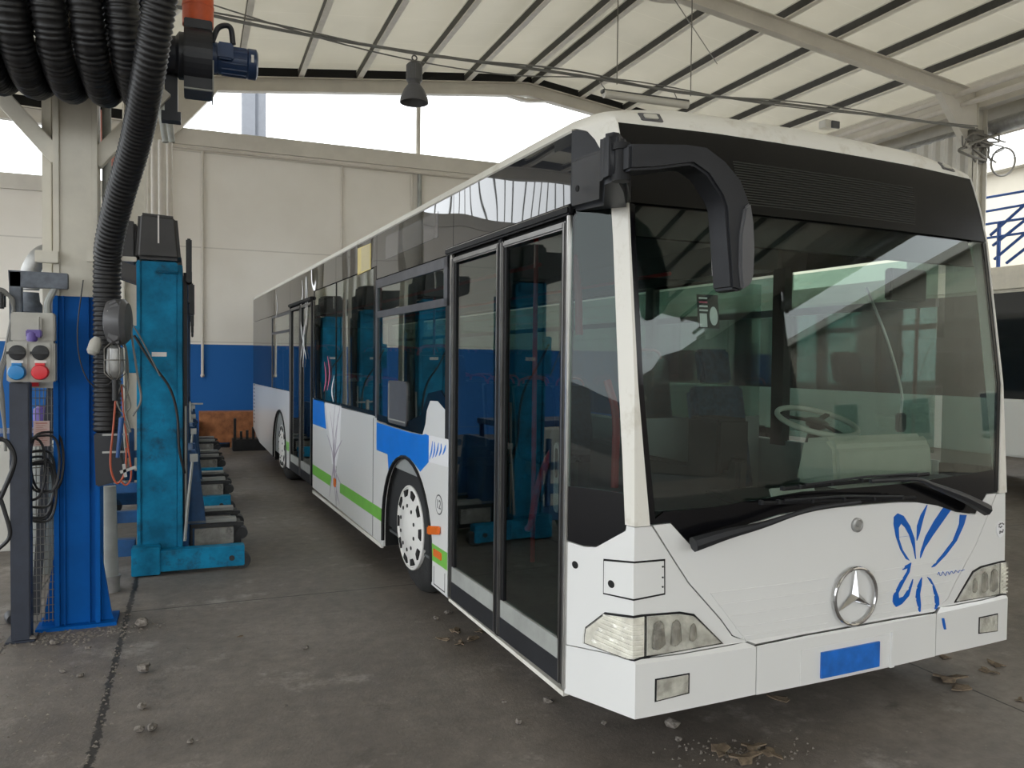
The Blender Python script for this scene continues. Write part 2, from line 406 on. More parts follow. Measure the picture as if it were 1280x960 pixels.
        if bevel:
            es = [e for e in bm.edges if len(e.link_faces) == 2 and e.calc_face_angle(0) > .5]
            bmesh.ops.bevel(bm, geom=es, offset=bevel, segments=seg, affect='EDGES', clamp_overlap=True)
        bm.to_mesh(me); bm.free()
        if smooth:
            me.shade_smooth(); me.set_sharp_from_angle(angle=radians(ang))
        COL.objects.link(o)
        return o
MW = {}
SG = {}

def tag(o, label, cat=None, group=None, kind=None):
    o['label'] = label
    if cat: o['category'] = cat
    if group: o['group'] = group
    if kind: o['kind'] = kind
    return o

def thing(name, label, cat, loc=(0, 0, 0), rz=0., group=None):
    o = bpy.data.objects.new(name, None); COL.objects.link(o)
    o.location = loc; o.rotation_euler = (0, 0, rz); o.empty_display_size = .1
    MW[o.name] = Matrix.Translation(Vector(loc)) @ Matrix.Rotation(rz, 4, 'Z')
    return tag(o, label, cat, group)

def struct(o): o['kind'] = 'structure'; return o

def copy_tree(o, parent=None):
    c = o.copy(); COL.objects.link(c); c.parent = parent
    for ch in list(o.children): copy_tree(ch, c)
    return c

# Sutherland-Hodgman clip of a polygon by an axis-aligned cell, then lift onto a surface
def _clip(poly, ax, val, keep_gt):
    out = []; n = len(poly)
    for i in range(n):
        a = poly[i]; b = poly[(i+1) % n]
        ia = a[ax] >= val if keep_gt else a[ax] <= val
        ib = b[ax] >= val if keep_gt else b[ax] <= val
        if ia: out.append(a)
        if ia != ib:
            t = (val-a[ax])/(b[ax]-a[ax]); q = [a[0]+t*(b[0]-a[0]), a[1]+t*(b[1]-a[1])]; q[ax] = val; out.append(tuple(q))
    return out

def skin(name, m, parent, poly, S, off=0., th=.006, ku=(), kv=(), smooth=True, ang=22, **kw):
    """polygon laid on surface S(u,v), thickness th inward from offset off"""
    us = [-99]+sorted(ku)+[99]; vs_ = [-99]+sorted(kv)+[99]
    mb = MB(); idx = {}
    faces = []
    def key(p):
        k = (round(p[0], 5), round(p[1], 5))
        if k not in idx: idx[k] = len(idx)
        return idx[k]
    for i in range(len(us)-1):
        c1 = _clip(_clip(poly, 0, us[i], True), 0, us[i+1], False)
        if len(c1) < 3: continue
        for j in range(len(vs_)-1):
            c2 = _clip(_clip(c1, 1, vs_[j], True), 1, vs_[j+1], False)
            if len(c2) < 3: continue
            A = sum(c2[k][0]*c2[(k+1) % len(c2)][1]-c2[(k+1) % len(c2)][0]*c2[k][1] for k in range(len(c2)))
            if abs(A) < 1e-7: continue
            f = []
            for p in c2:
                k = key(p)
                if not f or f[-1] != k: f.append(k)
            while len(f) > 1 and f[0] == f[-1]: f.pop()
            if len(set(f)) >= 3:
                g = []
                for k in f:
                    if k not in g: g.append(k)
                faces.append(g)
    pts = [None]*len(idx)
    for k, i in idx.items(): pts[i] = k
    def nrm(u, v):
        e = 1e-3; a = S(u+e, v)-S(u-e, v); b = S(u, v+e)-S(u, v-e); return a.cross(b).normalized()*SG.get(S, 1)
    N_ = [nrm(*p) for p in pts]; P_ = [S(*p) for p in pts]
    top = [P_[i]+N_[i]*off for i in range(len(pts))]; bot = [P_[i]+N_[i]*(off-th) for i in range(len(pts))]
    n = len(pts); F = []
    ec = {}
    for f in faces:
        F.append(tuple(f)); F.append(tuple(n+i for i in f[::-1]))
        for a, b in zip(f, f[1:]+f[:1]):
            ec[(min(a, b), max(a, b))] = ec.get((min(a, b), max(a, b)), 0)+1
    for (a, b), c in ec.items():
        if c == 1: F.append((a, b, n+b, n+a))
    mb.add(top+bot, F)
    return mb.build(name, m, parent, smooth=smooth, ang=ang, **kw)

def rpoly(x0, z0, x1, z1, r, n=4):
    out = []
    for cx, cz, a0 in ((x1-r, z1-r, 0), (x0+r, z1-r, 90), (x0+r, z0+r, 180), (x1-r, z0+r, 270)):
        for i in range(n+1):
            a = radians(a0+90*i/n); out.append((cx+r*cos(a), cz+r*sin(a)))
    return out

def smoothpath(ctrl, n=12):
    """Catmull-Rom through control points"""
    P = [Vector(p) for p in ctrl]; P = [P[0]*2-P[1]]+P+[P[-1]*2-P[-2]]; out = []
    for i in range(1, len(P)-2):
        for k in range(n):
            t = k/n; a, b, c, d = P[i-1], P[i], P[i+1], P[i+2]
            out.append(.5*((2*b)+(c-a)*t+(2*a-5*b+4*c-d)*t*t+(3*b-a-3*c+d)*t**3))
    out.append(P[-2]); return out

def resample(path, step):
    out = [path[0]]; acc = 0.
    for a, b in zip(path, path[1:]):
        L = (b-a).length
        while acc+L >= step:
            t = (step-acc)/L; a = a+(b-a)*t; out.append(a.copy()); L = (b-a).length; acc = 0.
        acc += L
    return out

# ------------------------------------------------------------------ camera (world = hall frame, eye above the origin)
FPX, EYE, YAW, PIT, ROL = 988.73, 1.7417, radians(22.), radians(-1.6), radians(.613)
_f = Vector((sin(YAW)*cos(PIT), cos(YAW)*cos(PIT), sin(PIT)))
_r = Vector((cos(YAW), -sin(YAW), 0)); _u = _r.cross(_f)
CR = _r*cos(ROL)+_u*sin(ROL); CU = -_r*sin(ROL)+_u*cos(ROL); CF = _f
cam = bpy.data.cameras.new('camera'); co = bpy.data.objects.new('camera', cam); COL.objects.link(co)
mw = Matrix.Identity(4)
for i in range(3): mw[i][0] = CR[i]; mw[i][1] = CU[i]; mw[i][2] = -CF[i]
mw[2][3] = EYE
co.matrix_world = mw
cam.sensor_width = 36; cam.lens = FPX/1280*36; cam.clip_start = .05; cam.clip_end = 500
SC.camera = co
CAMP = Vector((0, 0, EYE))
def at(px, py, Y=None, X=None, Z=None):
    """where the sight line through a photo point meets the plane Y=.., X=.. or Z=.."""
    d = CF + CR*((px-640)/FPX) - CU*((py-480)/FPX)
    if Y is not None: t = (Y-CAMP.y)/d.y
    elif X is not None: t = (X-CAMP.x)/d.x
    else: t = (Z-CAMP.z)/d.z
    return CAMP+d*t

# ================================================================== THE HALL
FY0, FY1 = -14.0, 17.2          # front opening, end wall
XL, XR, XF = -.7, 14.8, -9.5  # column row, right column row, left bay edge, cut back and open to let light in
RX = 7.2
def zc(x): return 8.45-.12*abs(x-RX) if x > XL else 6.78-.03*abs(x+8.6)   # ceiling sheet height

mb = MB(); mb.box((-80, -80, -.5), (90, 60, -.02)); g_ = struct(mb.build('ground', 'asphalt', smooth=False))
mb = MB(); mb.box((XF-.5, FY0-1, -.3), (XR+1.2, FY1+.25, 0)); fl = struct(mb.build('floor', 'floor', smooth=False))
fl['label'] = 'worn grey-brown concrete floor with dark joints and dusty patches'

def wall_box(name, lo, hi, m='wall'):
    mb = MB(); mb.box(lo, hi); return struct(mb.build(name, m, smooth=False))
wall_box('wall_back', (XL+.12, FY1, 0), (XR+.4, FY1+.25, 6.28))
wall_box('wall_back_left', (XF, FY1, 0), (XL-.12, FY1+.25, 5.1))
wall_box('wall_right_added', (XR+.3, FY0-10, 0), (XR+.5, -9.6, 7.3), 'added_wall_brown')  # unseen wall, added to darken the left of the windscreen reflection
# coping and ledges on top of the end walls
mb = MB(); mb.box((XL+.12, FY1-.06, 6.0), (XR+.4, FY1, 6.32)); struct(mb.build('trim_1', 'frame_beige', smooth=False))
mb = MB(); mb.box((XF, FY1-.06, 4.85), (XL-.12, FY1, 5.14)); struct(mb.build('trim_2', 'frame_beige', smooth=False))
# ceilings (two slopes over each nave)
def slab(name, xa, xb, za, zb):
    mb = MB(); t = .06
    mb.add([(xa, FY0-.3, za), (xb, FY0-.3, zb), (xb, FY1+.5, zb), (xa, FY1+.5, za),
            (xa, FY0-.3, za+t), (xb, FY0-.3, zb+t), (xb, FY1+.5, zb+t), (xa, FY1+.5, za+t)],
           [(0,3,2,1),(4,5,6,7),(0,1,5,4),(1,2,6,5),(2,3,7,6),(3,0,4,7)])
    return struct(mb.build(name, 'ceiling', smooth=False))
slab('ceiling', XL, RX, 8.45-.12*(RX-XL), 8.45); slab('ceiling_right', RX, XR+.9, 8.45, 8.45-.12*(XR+.9-RX))
slab('ceiling_left', -8.6, XL, 6.78, 6.78-.03*7.9); slab('ceiling_far_left', XF, -8.6, 6.78-.03*7.9, 6.78)
# dark closing strips between the end frames and the roof sheets
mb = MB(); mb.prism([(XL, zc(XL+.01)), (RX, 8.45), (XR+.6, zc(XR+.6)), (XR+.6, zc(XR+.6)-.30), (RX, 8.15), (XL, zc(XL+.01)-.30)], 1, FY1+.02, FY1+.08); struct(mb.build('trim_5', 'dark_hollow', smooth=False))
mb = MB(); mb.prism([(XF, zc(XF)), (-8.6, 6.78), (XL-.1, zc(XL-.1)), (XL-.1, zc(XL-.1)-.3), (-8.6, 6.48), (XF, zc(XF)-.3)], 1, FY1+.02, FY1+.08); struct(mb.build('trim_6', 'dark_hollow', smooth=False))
mb = MB(); mb.box((XL-.1, FY0, 6.3), (XL+.12, FY1+.3, 7.5)); struct(mb.build('trim_3', 'frame_beige', smooth=False))   # valley beam over the column row
mb = MB(); mb.box((XR-.12, FY0, 6.95), (XR+.12, FY1+.3, 7.5)); struct(mb.build('trim_4', 'frame_beige', smooth=False))

# purlins: light C sections, one object each; shade on the web painted in
def purlin(x, w=.09, h=.2):
    z = zc(x)-.02
    mb = MB(); y0, y1 = FY0, FY1+.1
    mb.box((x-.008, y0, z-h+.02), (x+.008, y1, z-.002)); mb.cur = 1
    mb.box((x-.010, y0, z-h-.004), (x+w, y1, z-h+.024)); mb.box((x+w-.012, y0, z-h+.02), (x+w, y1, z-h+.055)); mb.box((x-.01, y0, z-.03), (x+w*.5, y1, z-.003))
    return mb.build('roof_purlin', ['purlin_web_shade', 'purlin_mat'], smooth=False)
k = 0
names_p = []
x = RX-.16
pur = [RX-.26, RX+.18]+[RX-.26-1.22*i for i in range(1, 6)]+[RX+.18+1.22*i for i in range(1, 7)]
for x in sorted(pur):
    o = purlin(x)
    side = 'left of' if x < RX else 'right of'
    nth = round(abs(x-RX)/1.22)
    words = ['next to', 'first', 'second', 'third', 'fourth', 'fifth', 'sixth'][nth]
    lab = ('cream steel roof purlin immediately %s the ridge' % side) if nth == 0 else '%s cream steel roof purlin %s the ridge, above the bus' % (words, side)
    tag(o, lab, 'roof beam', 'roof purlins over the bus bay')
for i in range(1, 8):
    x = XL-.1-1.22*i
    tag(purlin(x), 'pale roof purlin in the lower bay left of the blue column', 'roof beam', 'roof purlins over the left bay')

# portal frames
def rafter(Y, xa, xb, ztop, depth, w=.16):
    """I-section rafter between xa and xb whose top follows ztop(x)"""
    mb = MB()
    za, zb = ztop(xa), ztop(xb)
    for (d0, d1, ww) in ((0, .02, w), (.02, depth-.02, .015), (depth-.02, depth, w)):
        mb.add([(xa, Y-ww/2, za-d1), (xb, Y-ww/2, zb-d1), (xb, Y+ww/2, zb-d1), (xa, Y+ww/2, za-d1),
                (xa, Y-ww/2, za-d0), (xb, Y-ww/2, zb-d0), (xb, Y+ww/2, zb-d0), (xa, Y+ww/2, za-d0)],
               [(0,3,2,1),(4,5,6,7),(0,1,5,4),(1,2,6,5),(2,3,7,6),(3,0,4,7)])
    return mb
zt = lambda x: zc(x)-.24
for Y, wh in ((5.83, 'nearest the camera above the blue column'), (11.5, 'halfway along the hall with its knee at the right column'), (17.1, 'against the end wall below the bright clerestory opening')):
    root = thing('portal_frame', 'beige steel portal frame '+wh, 'roof frame', (RX, Y, 0))
    for s, xe in ((-1, XL+.12), (1, XR-.1)):
        mb = rafter(Y, RX, xe, zt, .30); mb.build('rafter', 'frame_beige', root, world=True, smooth=False)
        # haunch: tapering knee under the rafter end
        mb = MB(); xk = xe-s*1.05; z0 = zt(xe)-.3; z1 = zt(xk)-.3
        mb.prism([(xk, z1), (xe, z0), (xe, z0-.95), (xe-s*.16, z0-.95), (xe-s*.72, z0-.28)], 1, Y-.07, Y+.07)
        mb.build('knee_haunch', 'frame_beige', root, world=True, smooth=False)
    # ridge stiffener
    mb = MB(); mb.prism([(RX-.5, zt(RX-.5)-.3), (RX+.5, zt(RX+.5)-.3), (RX+.12, zt(RX)-.42), (RX-.12, zt(RX)-.42)], 1, Y-.07, Y+.07)
    mb.build('ridge_gusset', 'frame_beige', root, world=True, smooth=False)
for Y in (5.83, 11.5, 17.1):
    root = thing('portal_frame', {5.83: 'beige roof frame of the left bay behind the hose coils', 11.5: 'beige roof frame halfway along the left bay', 17.1: 'beige roof frame over the left bay end wall opening'}[Y], 'roof frame', (-8.6, Y, 0))
    for xe in (XL-.1, XF):
        rafter(Y, -8.6, xe, lambda x: 6.78-.03*abs(x+8.6)-.24, .28).build('rafter', 'frame_beige', root, world=True, smooth=False)

# columns
def h_column(Y, X, top, name='steel_column'):
    mb = MB(); hw, fw = .135, .10
    mb.box((X-hw, Y-fw, 0), (X-hw+.018, Y+fw, top)); mb.box((X+hw-.018, Y-fw, 0), (X+hw, Y+fw, top)); mb.box((X-hw, Y-.008, 0), (X+hw, Y+.008, top))
    return mb
CX, CY = -.69, 5.83
root = thing('steel_column', 'cream steel column painted blue at its foot, in front at left', 'column', (CX, CY, 0))
mb = MB()
for lo, hi in (((CX-.125, CY-.1, 2.13), (CX-.09, CY+.1, 6.6)), ((CX+.095, CY-.1, 2.13), (CX+.125, CY+.1, 6.6)), ((CX-.09, CY-.085, 2.13), (CX+.095, CY-.06, 6.6))): mb.box(lo, hi)
mb.build('upper_shaft', 'steel_cream', root, world=True, smooth=False, bevel=.003)
mb = MB()
for lo, hi in (((CX-.128, CY-.11, 0), (CX-.098, CY+.1, 2.13)), ((CX+.105, CY-.11, 0), (CX+.135, CY+.1, 2.13)), ((CX-.105, CY-.075, 0), (CX+.105, CY-.05, 2.13)), ((CX-.075, CY-.1, 0), (CX-.065, CY-.07, 2.13)), ((CX+.065, CY-.1, 0), (CX+.075, CY-.07, 2.13))): mb.box(lo, hi)
mb.build('lower_shaft', 'column_blue', root, world=True, smooth=False, bevel=.003)
for s in (-1, 1):
    mb = MB(); mb.prism([(CX+s*.128, 0.0), (CX+s*.215, 0.0), (CX+s*.195, .06), (CX+s*.128, .52)], 1, CY-.06, CY-.03)
    mb.build('base_gusset', 'column_blue', root, world=True, smooth=False)
mb = MB(); mb.box((CX-.23, CY-.14, 0), (CX+.23, CY+.12, .022)); mb.build('base_plate', 'column_blue', root, world=True, smooth=False)
for s in (-1, 1):   # two raking arms that carry the hose rail
    mb = MB(); a = Vector((CX+s*.10, CY-.03, 3.0)); b = Vector((CX+s*(.62 if s < 0 else .52), CY-.03, 3.0+(.60 if s < 0 else .52)))
    mb.bar(a, b, .075, .10); mb.build('raking_arm', 'steel_cream', root, world=True, smooth=False, bevel=.004)
mb = MB(); mb.bar((CX-1.5, CY-.03, 3.62), (CX+.5, CY-.03, 3.62), .1, .1); mb.build('cross_arm', 'steel_cream', root, world=True, smooth=False)
# grey rain pipe along its right side and flaking cream strip on the left
mb = MB(); mb.cyl((CX+.165, CY+.06, 2.13), (CX+.165, CY+.06, 6.5), .028, n=14)
p_ = mb.build('grey_drain_pipe', 'galv_dull', origin=(CX+.165, CY+.06, 2.13)); tag(p_, 'thin grey pipe running up right behind the front column', 'pipe')
mb = MB(); mb.box((CX-.20, CY+.0, 1.93), (CX-.145, CY+.07, 6.5)); mb.cyl((CX-.135, CY+.03, 1.6), (CX-.135, CY+.03, 6.5), .012, n=10)
p_ = mb.build('flaking_pipe', 'steel_cream', origin=(CX-.17, CY+.03, 1.93), bevel=.01); tag(p_, 'flaking cream square pipe running up left of the front column', 'pipe')

for X, Y, top, lab in ((XL, 11.5, 6.5, 'slim cream column standing behind the row of lifts'), (XL, 17.0, 6.6, 'cream column at the left end of the end wall'),
                  (XR, 0.0, 7.2, 'right hand cream column beside the open front'), (XR, 5.83, 7.2, 'right hand cream column nearer the open front'), (XR, 11.5, 7.2, 'right hand cream column carrying the tangle of cables'), (XR, 17.0, 7.2, 'right hand cream column at the end wall')):
    mb = h_column(Y, X, top); o = mb.build('steel_column', 'steel_cream', origin=(X, Y, 0), smooth=False); tag(o, lab, 'column')

root = thing('opening_grille', 'row of thin upright bars in the bright opening above the left bay end wall', 'grille', (-9, FY1+.15, 5.1))
mb = MB()
for i in range(24):
    x = -3.6-.24*i; mb.box((x-.012, FY1+.14, 5.1), (x+.012, FY1+.16, 6.5))
mb.build('upright_bars', 'galv_dull', root, world=True, smooth=False)['kind'] = 'stuff'
# vertical white pipes beside the middle column
for i, (px, r) in enumerate(((184, .035), (193, .045), (203, .055), (212, .04))):
    p = at(px, 200, Y=13.4+.14*i); mb = MB(); mb.cyl((p.x, p.y, 0), (p.x, p.y, at(px, 176, Y=p.y).z), r*1.12, n=16)
    o = mb.build('white_pipe', 'pipe_white', origin=(p.x, p.y, 0)); tag(o, 'upright off-white pipe of the bundle rising behind the teal lifts', 'pipe', 'upright pipes behind the lifts')
for i, (px, r) in enumerate(((203, .05), (211, .05))):
    a = at(px-3, 128, Y=13.4+.4*i); b = at(px+4, 178, Y=13.4+.4*i); mb = MB(); mb.cyl(a, b, r, n=14)
    o = mb.build('bent_pipe', 'galv_dull', origin=b); tag(o, 'short grey duct leaning off the top of the white pipe bundle', 'pipe', 'short ducts over the pipe bundle')
a = at(120, 140, Y=15.); b = at(150, 235, Y=15.); mb = MB(); mb.cyl(a, b, .12, n=18)
o = mb.build('pink_pipe', 'pipe_pink', origin=b); tag(o, 'slanting dull pink duct seen beyond the big black hose', 'duct')

# clerestory mullions (in the gable openings)
mb = MB(); mb.cyl((4.67, FY1+.1, 6.28), (4.67, FY1+.1, 7.75), .055, n=12); o = mb.build('clerestory_mullion', 'frame_beige', origin=(4.67, FY1+.1, 6.28)); tag(o, 'slim upright post in the bright opening above the end wall', 'post')
# conduits on the end wall
mb = MB(); mb.cyl((-.4, FY1-.09, 5.93), (12, FY1-.09, 5.84), .028, n=8); o = mb.build('wall_conduit', 'pipe_white', origin=(-.4, FY1-.09, 5.93)); tag(o, 'horizontal conduit along the top of the end wall', 'conduit')
for x, z0, lab in ((.185, 1.4, 'upright conduit nearest the lifts on the end wall'), (2.96, 2.0, 'upright conduit in the middle of the end wall'), (4.67, 2.0, 'thick dark streaked conduit below the clerestory post'), (4.5, 2.0, 'thin conduit just left of the dark streaked one')):
    mb = MB(); mb.cyl((x, FY1-.05, z0), (x, FY1-.05, 5.9), .026 if x != 4.67 else .05, n=8); mb.ball((x, FY1-.05, z0), .04)
    o = mb.build('wall_conduit', 'pipe_white' if x != 4.67 else 'galv_dull', origin=(x, FY1-.05, z0)); tag(o, lab, 'conduit')
# concrete chimney outside, seen through the clerestory
a = at(303, 118, Y=21); b = at(333, 178, Y=21)
mb = MB(); mb.box((a.x, 21, 0), ((a.x+b.x)/2+.02, 21.6, 12)); mb.box(((a.x+b.x)/2+.02, 21.1, 0), (b.x, 21.7, 12)); o = mb.build('concrete_pillar', 'chimney_grey', origin=(a.x, 21, 0), smooth=False); tag(o, 'grey concrete pillar standing outside beyond the clerestory', 'pillar')

# cable strung across the hall with its fittings
Y = 11.2
cpts = [(XL+.1, Y, 6.30), (.91, Y, 6.19), (3.04, Y, 6.17), (5.41, Y, 6.22), (7.5, Y, 6.225), (10.2, Y, 6.33), (14.3, Y, 6.45)]
mb = MB()
mb.tube(smoothpath(cpts, 10), .022, 6)
mb.tube(smoothpath([(a_, b_-.03, c_+(.05 if i % 2 else -.03)) for i, (a_, b_, c_) in enumerate(cpts)], 12), .013, 6)
mb.tube(smoothpath([(XL+.1, Y, 6.5), (2., Y, 6.12), (4.2, Y, 6.05), (6.4, Y, 6.27), (9, Y, 6.25), (12, Y, 6.38), (14.4, Y, 6.5)], 8), .010, 6)
o = mb.build('overhead_cable', 'cable_grey', origin=cpts[0]); tag(o, 'bundle of sagging cables strung across under the roof', 'cable')
# pendant lamps
def pendant(root, c):
    mb = MB(); mb.lathe((c[0], c[1], c[2]), (0, 0, -1), [(0, .035), (.03, .08), (.06, .11), (.28, .115), (.31, .09), (.34, .09)], 20)
    for k in range(8):
        a = 2*pi*k/8; mb.box((c[0]+.105*cos(a)-.012, c[1]+.105*sin(a)-.012, c[2]-.28), (c[0]+.105*cos(a)+.012, c[1]+.105*sin(a)+.012, c[2]-.07))
    mb.build('lamp_housing', 'lamp_grey', root, world=True)
    mb = MB(); mb.lathe((c[0], c[1], c[2]-.34), (0, 0, -1), [(0, .09), (.08, .15), (.2, .2), (.26, .205), (.26, .195), (.2, .19), (.02, .08)], 28); mb.build('reflector_bell', 'grey_plastic', root, world=True)
    mb = MB(); mb.torus((c[0], c[1], c[2]+.04), (0, 1, 0), .035, .01, 16, 6); mb.build('hanging_hook', 'lamp_grey', root, world=True)
c = at(518, 76, Y=11.2); root = thing('pendant_lamp', 'grey bell shaped industrial lamp hanging from the cable', 'lamp', c); pendant(root, c)
c = (-5.2, 11.2, 5.8); root = thing('pendant_lamp', 'industrial bell lamp hanging in the left bay, mirrored in the bus side', 'lamp', c); pendant(root, c)
mb = MB(); mb.tube([(-5.2, 11.2, 5.84), (-5.2, 11.2, 6.9)], .01, 6); o = mb.build('lamp_wire', 'cable_grey', origin=(-5.2, 11.2, 6.9)); tag(o, 'wire holding the bell lamp of the left bay', 'wire')
# fluorescent fixture
root = thing('tube_light', 'long slim fluorescent light hung below the cable over the bus', 'lamp', (6.87, 11.3, 6.1))
a = at(752, 114, Y=11.35); b = at(860, 128, Y=11.35)
mb = MB(); mb.bar(a, b, .10, .06); mb.build('tube_housing', 'lamp_grey', root, world=True, bevel=.01)
mb = MB(); mb.cyl(a+Vector((.03, -.03, -.05)), b+Vector((-.03, -.03, -.06)), .062, n=14); mb.build('tube_diffuser', 'tube_white', root, world=True)
mb = MB(); mb.tube([a+Vector((.1, 0, 0)), a+Vector((.02, .12, .2))], .008, 5); mb.tube([b-Vector((.2, 0, 0)), b+Vector((-.2, .12, .18))], .008, 5); mb.build('hanger_wire', 'cable_grey', root, world=True)
# small twin lamp box further right, and cable tangle at the column
c = at(1035, 157, Y=11.4); root = thing('junction_box', 'small white twin spotlight box on the cable above the bus', 'lamp', c)
mb = MB(); mb.box((c.x-.14, c.y-.09, c.z-.06), (c.x+.1, c.y+.09, c.z+.08)); mb.build('box_body', 'tube_white', root, world=True, bevel=.01)
mb = MB(); mb.box((c.x-.02, c.y-.13, c.z-.07), (c.x+.16, c.y-.09, c.z+.06)); mb.build('box_cover', 'grey_plastic', root, world=True, bevel=.008)
c = at(1222, 180, Y=11.4); mb = MB(); rnd = random.Random(3)
for k in range(9):
    q = [c+Vector((rnd.uniform(-.45, .7), rnd.uniform(-.2, .1), rnd.uniform(-.35, .3))) for _ in range(4)]
    mb.tube(smoothpath([q[0], q[1], q[2], q[3]], 8), rnd.uniform(.016, .03), 6)
mb.torus(c+Vector((.1, 0, -.15)), (0, 1, .2), .22, .022, 24, 6); mb.torus(c+Vector((.75, 0, -.28)), (.2, 1, .2), .28, .02, 24, 6)
mb.box(c+Vector((-.25, -.1, 0)), c+Vector((.05, .1, .25)))
o = mb.build('cable_tangle', 'wire_steel', origin=c); tag(o, 'tangle of old cables and clamps at the right column head', 'cables')
# thin bracing wires below the roof
wires = [((3.2, 6.2, 7.2), (4.3, 11.1, 7.45)), ((5.4, 4., 7.7), (1.0, 10.9, 7.0)), ((8.6, 8., 7.75), (8.6, 8., 3.9)), ((7.7, 11.25, 8.1), (7.7, 11.25, 6.2)), ((6.3, 11.25, 8.1), (6.3, 11.25, 6.2)), ((4.0, 8., 7.3), (9.5, 13, 7.6)), ((13.9, 11.5, 6.45), (10.6, 11.3, 6.3))]
for a, b in wires[:2]+wires[3:6]:
    mb = MB(); mb.tube([a, b], .009, 5); o = mb.build('brace_wire', 'wire_steel', origin=a); tag(o, 'thin steel wire stretched beneath the roof sheets', 'wire', 'thin wires under the roof')
# double eaves rail in front of the right hand ceiling edge
for dz, dx in ((0, 0), (-.16, .18)):
    mb = MB(); mb.cyl((XR-.75+dx, FY0, 7.12+dz), (XR-.75+dx, FY1, 7.12+dz), .055, n=10); o = mb.build('eaves_pipe', 'pipe_white', origin=(XR-.75+dx, FY0, 7.12+dz)); tag(o, 'cream pipe running along the right eaves', 'pipe', 'twin pipes along the right eaves')
mb = MB(); mb.cyl((XR+.35, -9.4, 6.62), (XR+.35, FY1, 6.62), .16, n=20); o = mb.build('eaves_gutter', 'galv', origin=(XR+.35, FY0, 6.62)); tag(o, 'fat grey duct along the right eaves behind the cable tangle', 'duct')

mb = MB(); mb.box((XR+.55, -9.6, 6.5), (XR+.62, FY1+.3, 7.6)); struct(mb.build('trim_7', 'sheet_metal', smooth=False))
# ribbed sheet cladding beside the right column
mb = MB(); n = 26; vs = []; x0, z0, z1 = XR+.1, 0, 6.6
ys = [13.25-.075*i for i in range(n)]
pr = []
for i, y in enumerate(ys): pr.append((x0+(.05 if (i//2) % 2 else 0), y))
pr2 = [(x+.02, y) for x, y in pr]
mb.prism(pr+pr2[::-1], 2, z0, z1); struct(mb.build('wall_right_panel', 'sheet_metal', smooth=False))
# walkway and blue railing outside on the right
Xr = 15.6
def rz_at(py, px): return at(px, py, X=Xr)
root = thing('walkway_railing', 'blue tubular railing with raking struts seen past the bus at right', 'railing', (Xr, 11, 3.5))
for (p0, p1) in (((1228, 248), (1280, 239)), ((1232, 264.5), (1280, 256)), ((1235, 280), (1280, 273)), ((1238, 297), (1280, 291))):
    a = at(*p0, X=Xr); b = at(*p1, X=Xr); d = (b-a).normalized(); mb = MB(); mb.cyl(a-d*5, b+d*3, .028, n=8); mb.build('rail', 'rail_blue', root, world=True)
for (p0, p1) in (((1238, 294), (1282, 255)), ((1241, 307), (1284, 273)), ((1243, 324), (1286, 288)), ((1258, 329), (1290, 304))):
    for k in (0, -1, -2, -3, 1):
        dy = Vector((0, 1.25*k, 0)); mb = MB(); mb.cyl(at(*p0, X=Xr)+dy, at(*p1, X=Xr)+dy, .032, n=8)
        if k == 0 or k < 0: mb.build('strut', 'rail_blue', root, world=True)
a = at(1249, 283, X=Xr); mb = MB(); mb.cyl((Xr, a.y, 3.4), (Xr, a.y, a.z+.1), .04, n=8); mb.build('post', 'rail_blue', root, world=True)
mb = MB(); mb.box((Xr, 6, 0), (Xr+2.2, 16, 3.62)); o = mb.build('raised_platform', 'sheet_metal', origin=(Xr, 6, 0), smooth=False); tag(o, 'cream platform carrying the blue railing behind the second bus', 'platform')

# ---- outside buildings (seen beyond the open right side and mirrored in the windscreen)
def building(name, lo, hi, label, wins, face='x'):
    root = thing(name, label, 'building', ((lo[0]+hi[0])/2, (lo[1]+hi[1])/2, 0))
    mb = MB(); mb.box(lo, hi); mb.build('wall_block', 'outside_wall', root, world=True, smooth=False)
    mb = MB(); mb.box((lo[0]-.3, lo[1]-.3, hi[2]), (hi[0]+.3, hi[1]+.3, hi[2]+.25)); mb.build('roof_edge', 'tube_white', root, world=True, smooth=False)
    for (a, z0, z1, w) in wins:
        mb = MB(); mb2 = MB()
        if face == 'x':
            mb.box((lo[0]-.05, a-w/2, z0), (lo[0]+.02, a+w/2, z1)); mb2.box((lo[0]-.07, a-w/2+.08, z0+.08), (lo[0]-.04, a+w/2-.08, z1-.08))
        else:
            mb.box((a-w/2, hi[1]-.02, z0), (a+w/2, hi[1]+.05, z1)); mb2.box((a-w/2+.08, hi[1]+.04, z0+.08), (a+w/2-.08, hi[1]+.07, z1-.08))
        f = mb.build('window_frame', 'tube_white', root, world=True, smooth=False); g = mb2.build('window_pane', 'bus2_glass', f, world=True, smooth=False)
    return root
building('workshop_building', (21, -30, 0), (30, 24, 7.2), 'cream workshop building outside beyond the right hand opening', [(y, 1.0, 2.6, 1.6) for y in (-12, -8, -4, 0, 4, 8)])
building('yard_building', (-14, -40, 0), (52, -32, 6.0), 'cream yard building across the forecourt facing the open hall', [(x, 1.2, 3.0, 1.8) for x in (-10, -5, 0, 5, 10, 15, 22, 28, 34, 40)], 'y')

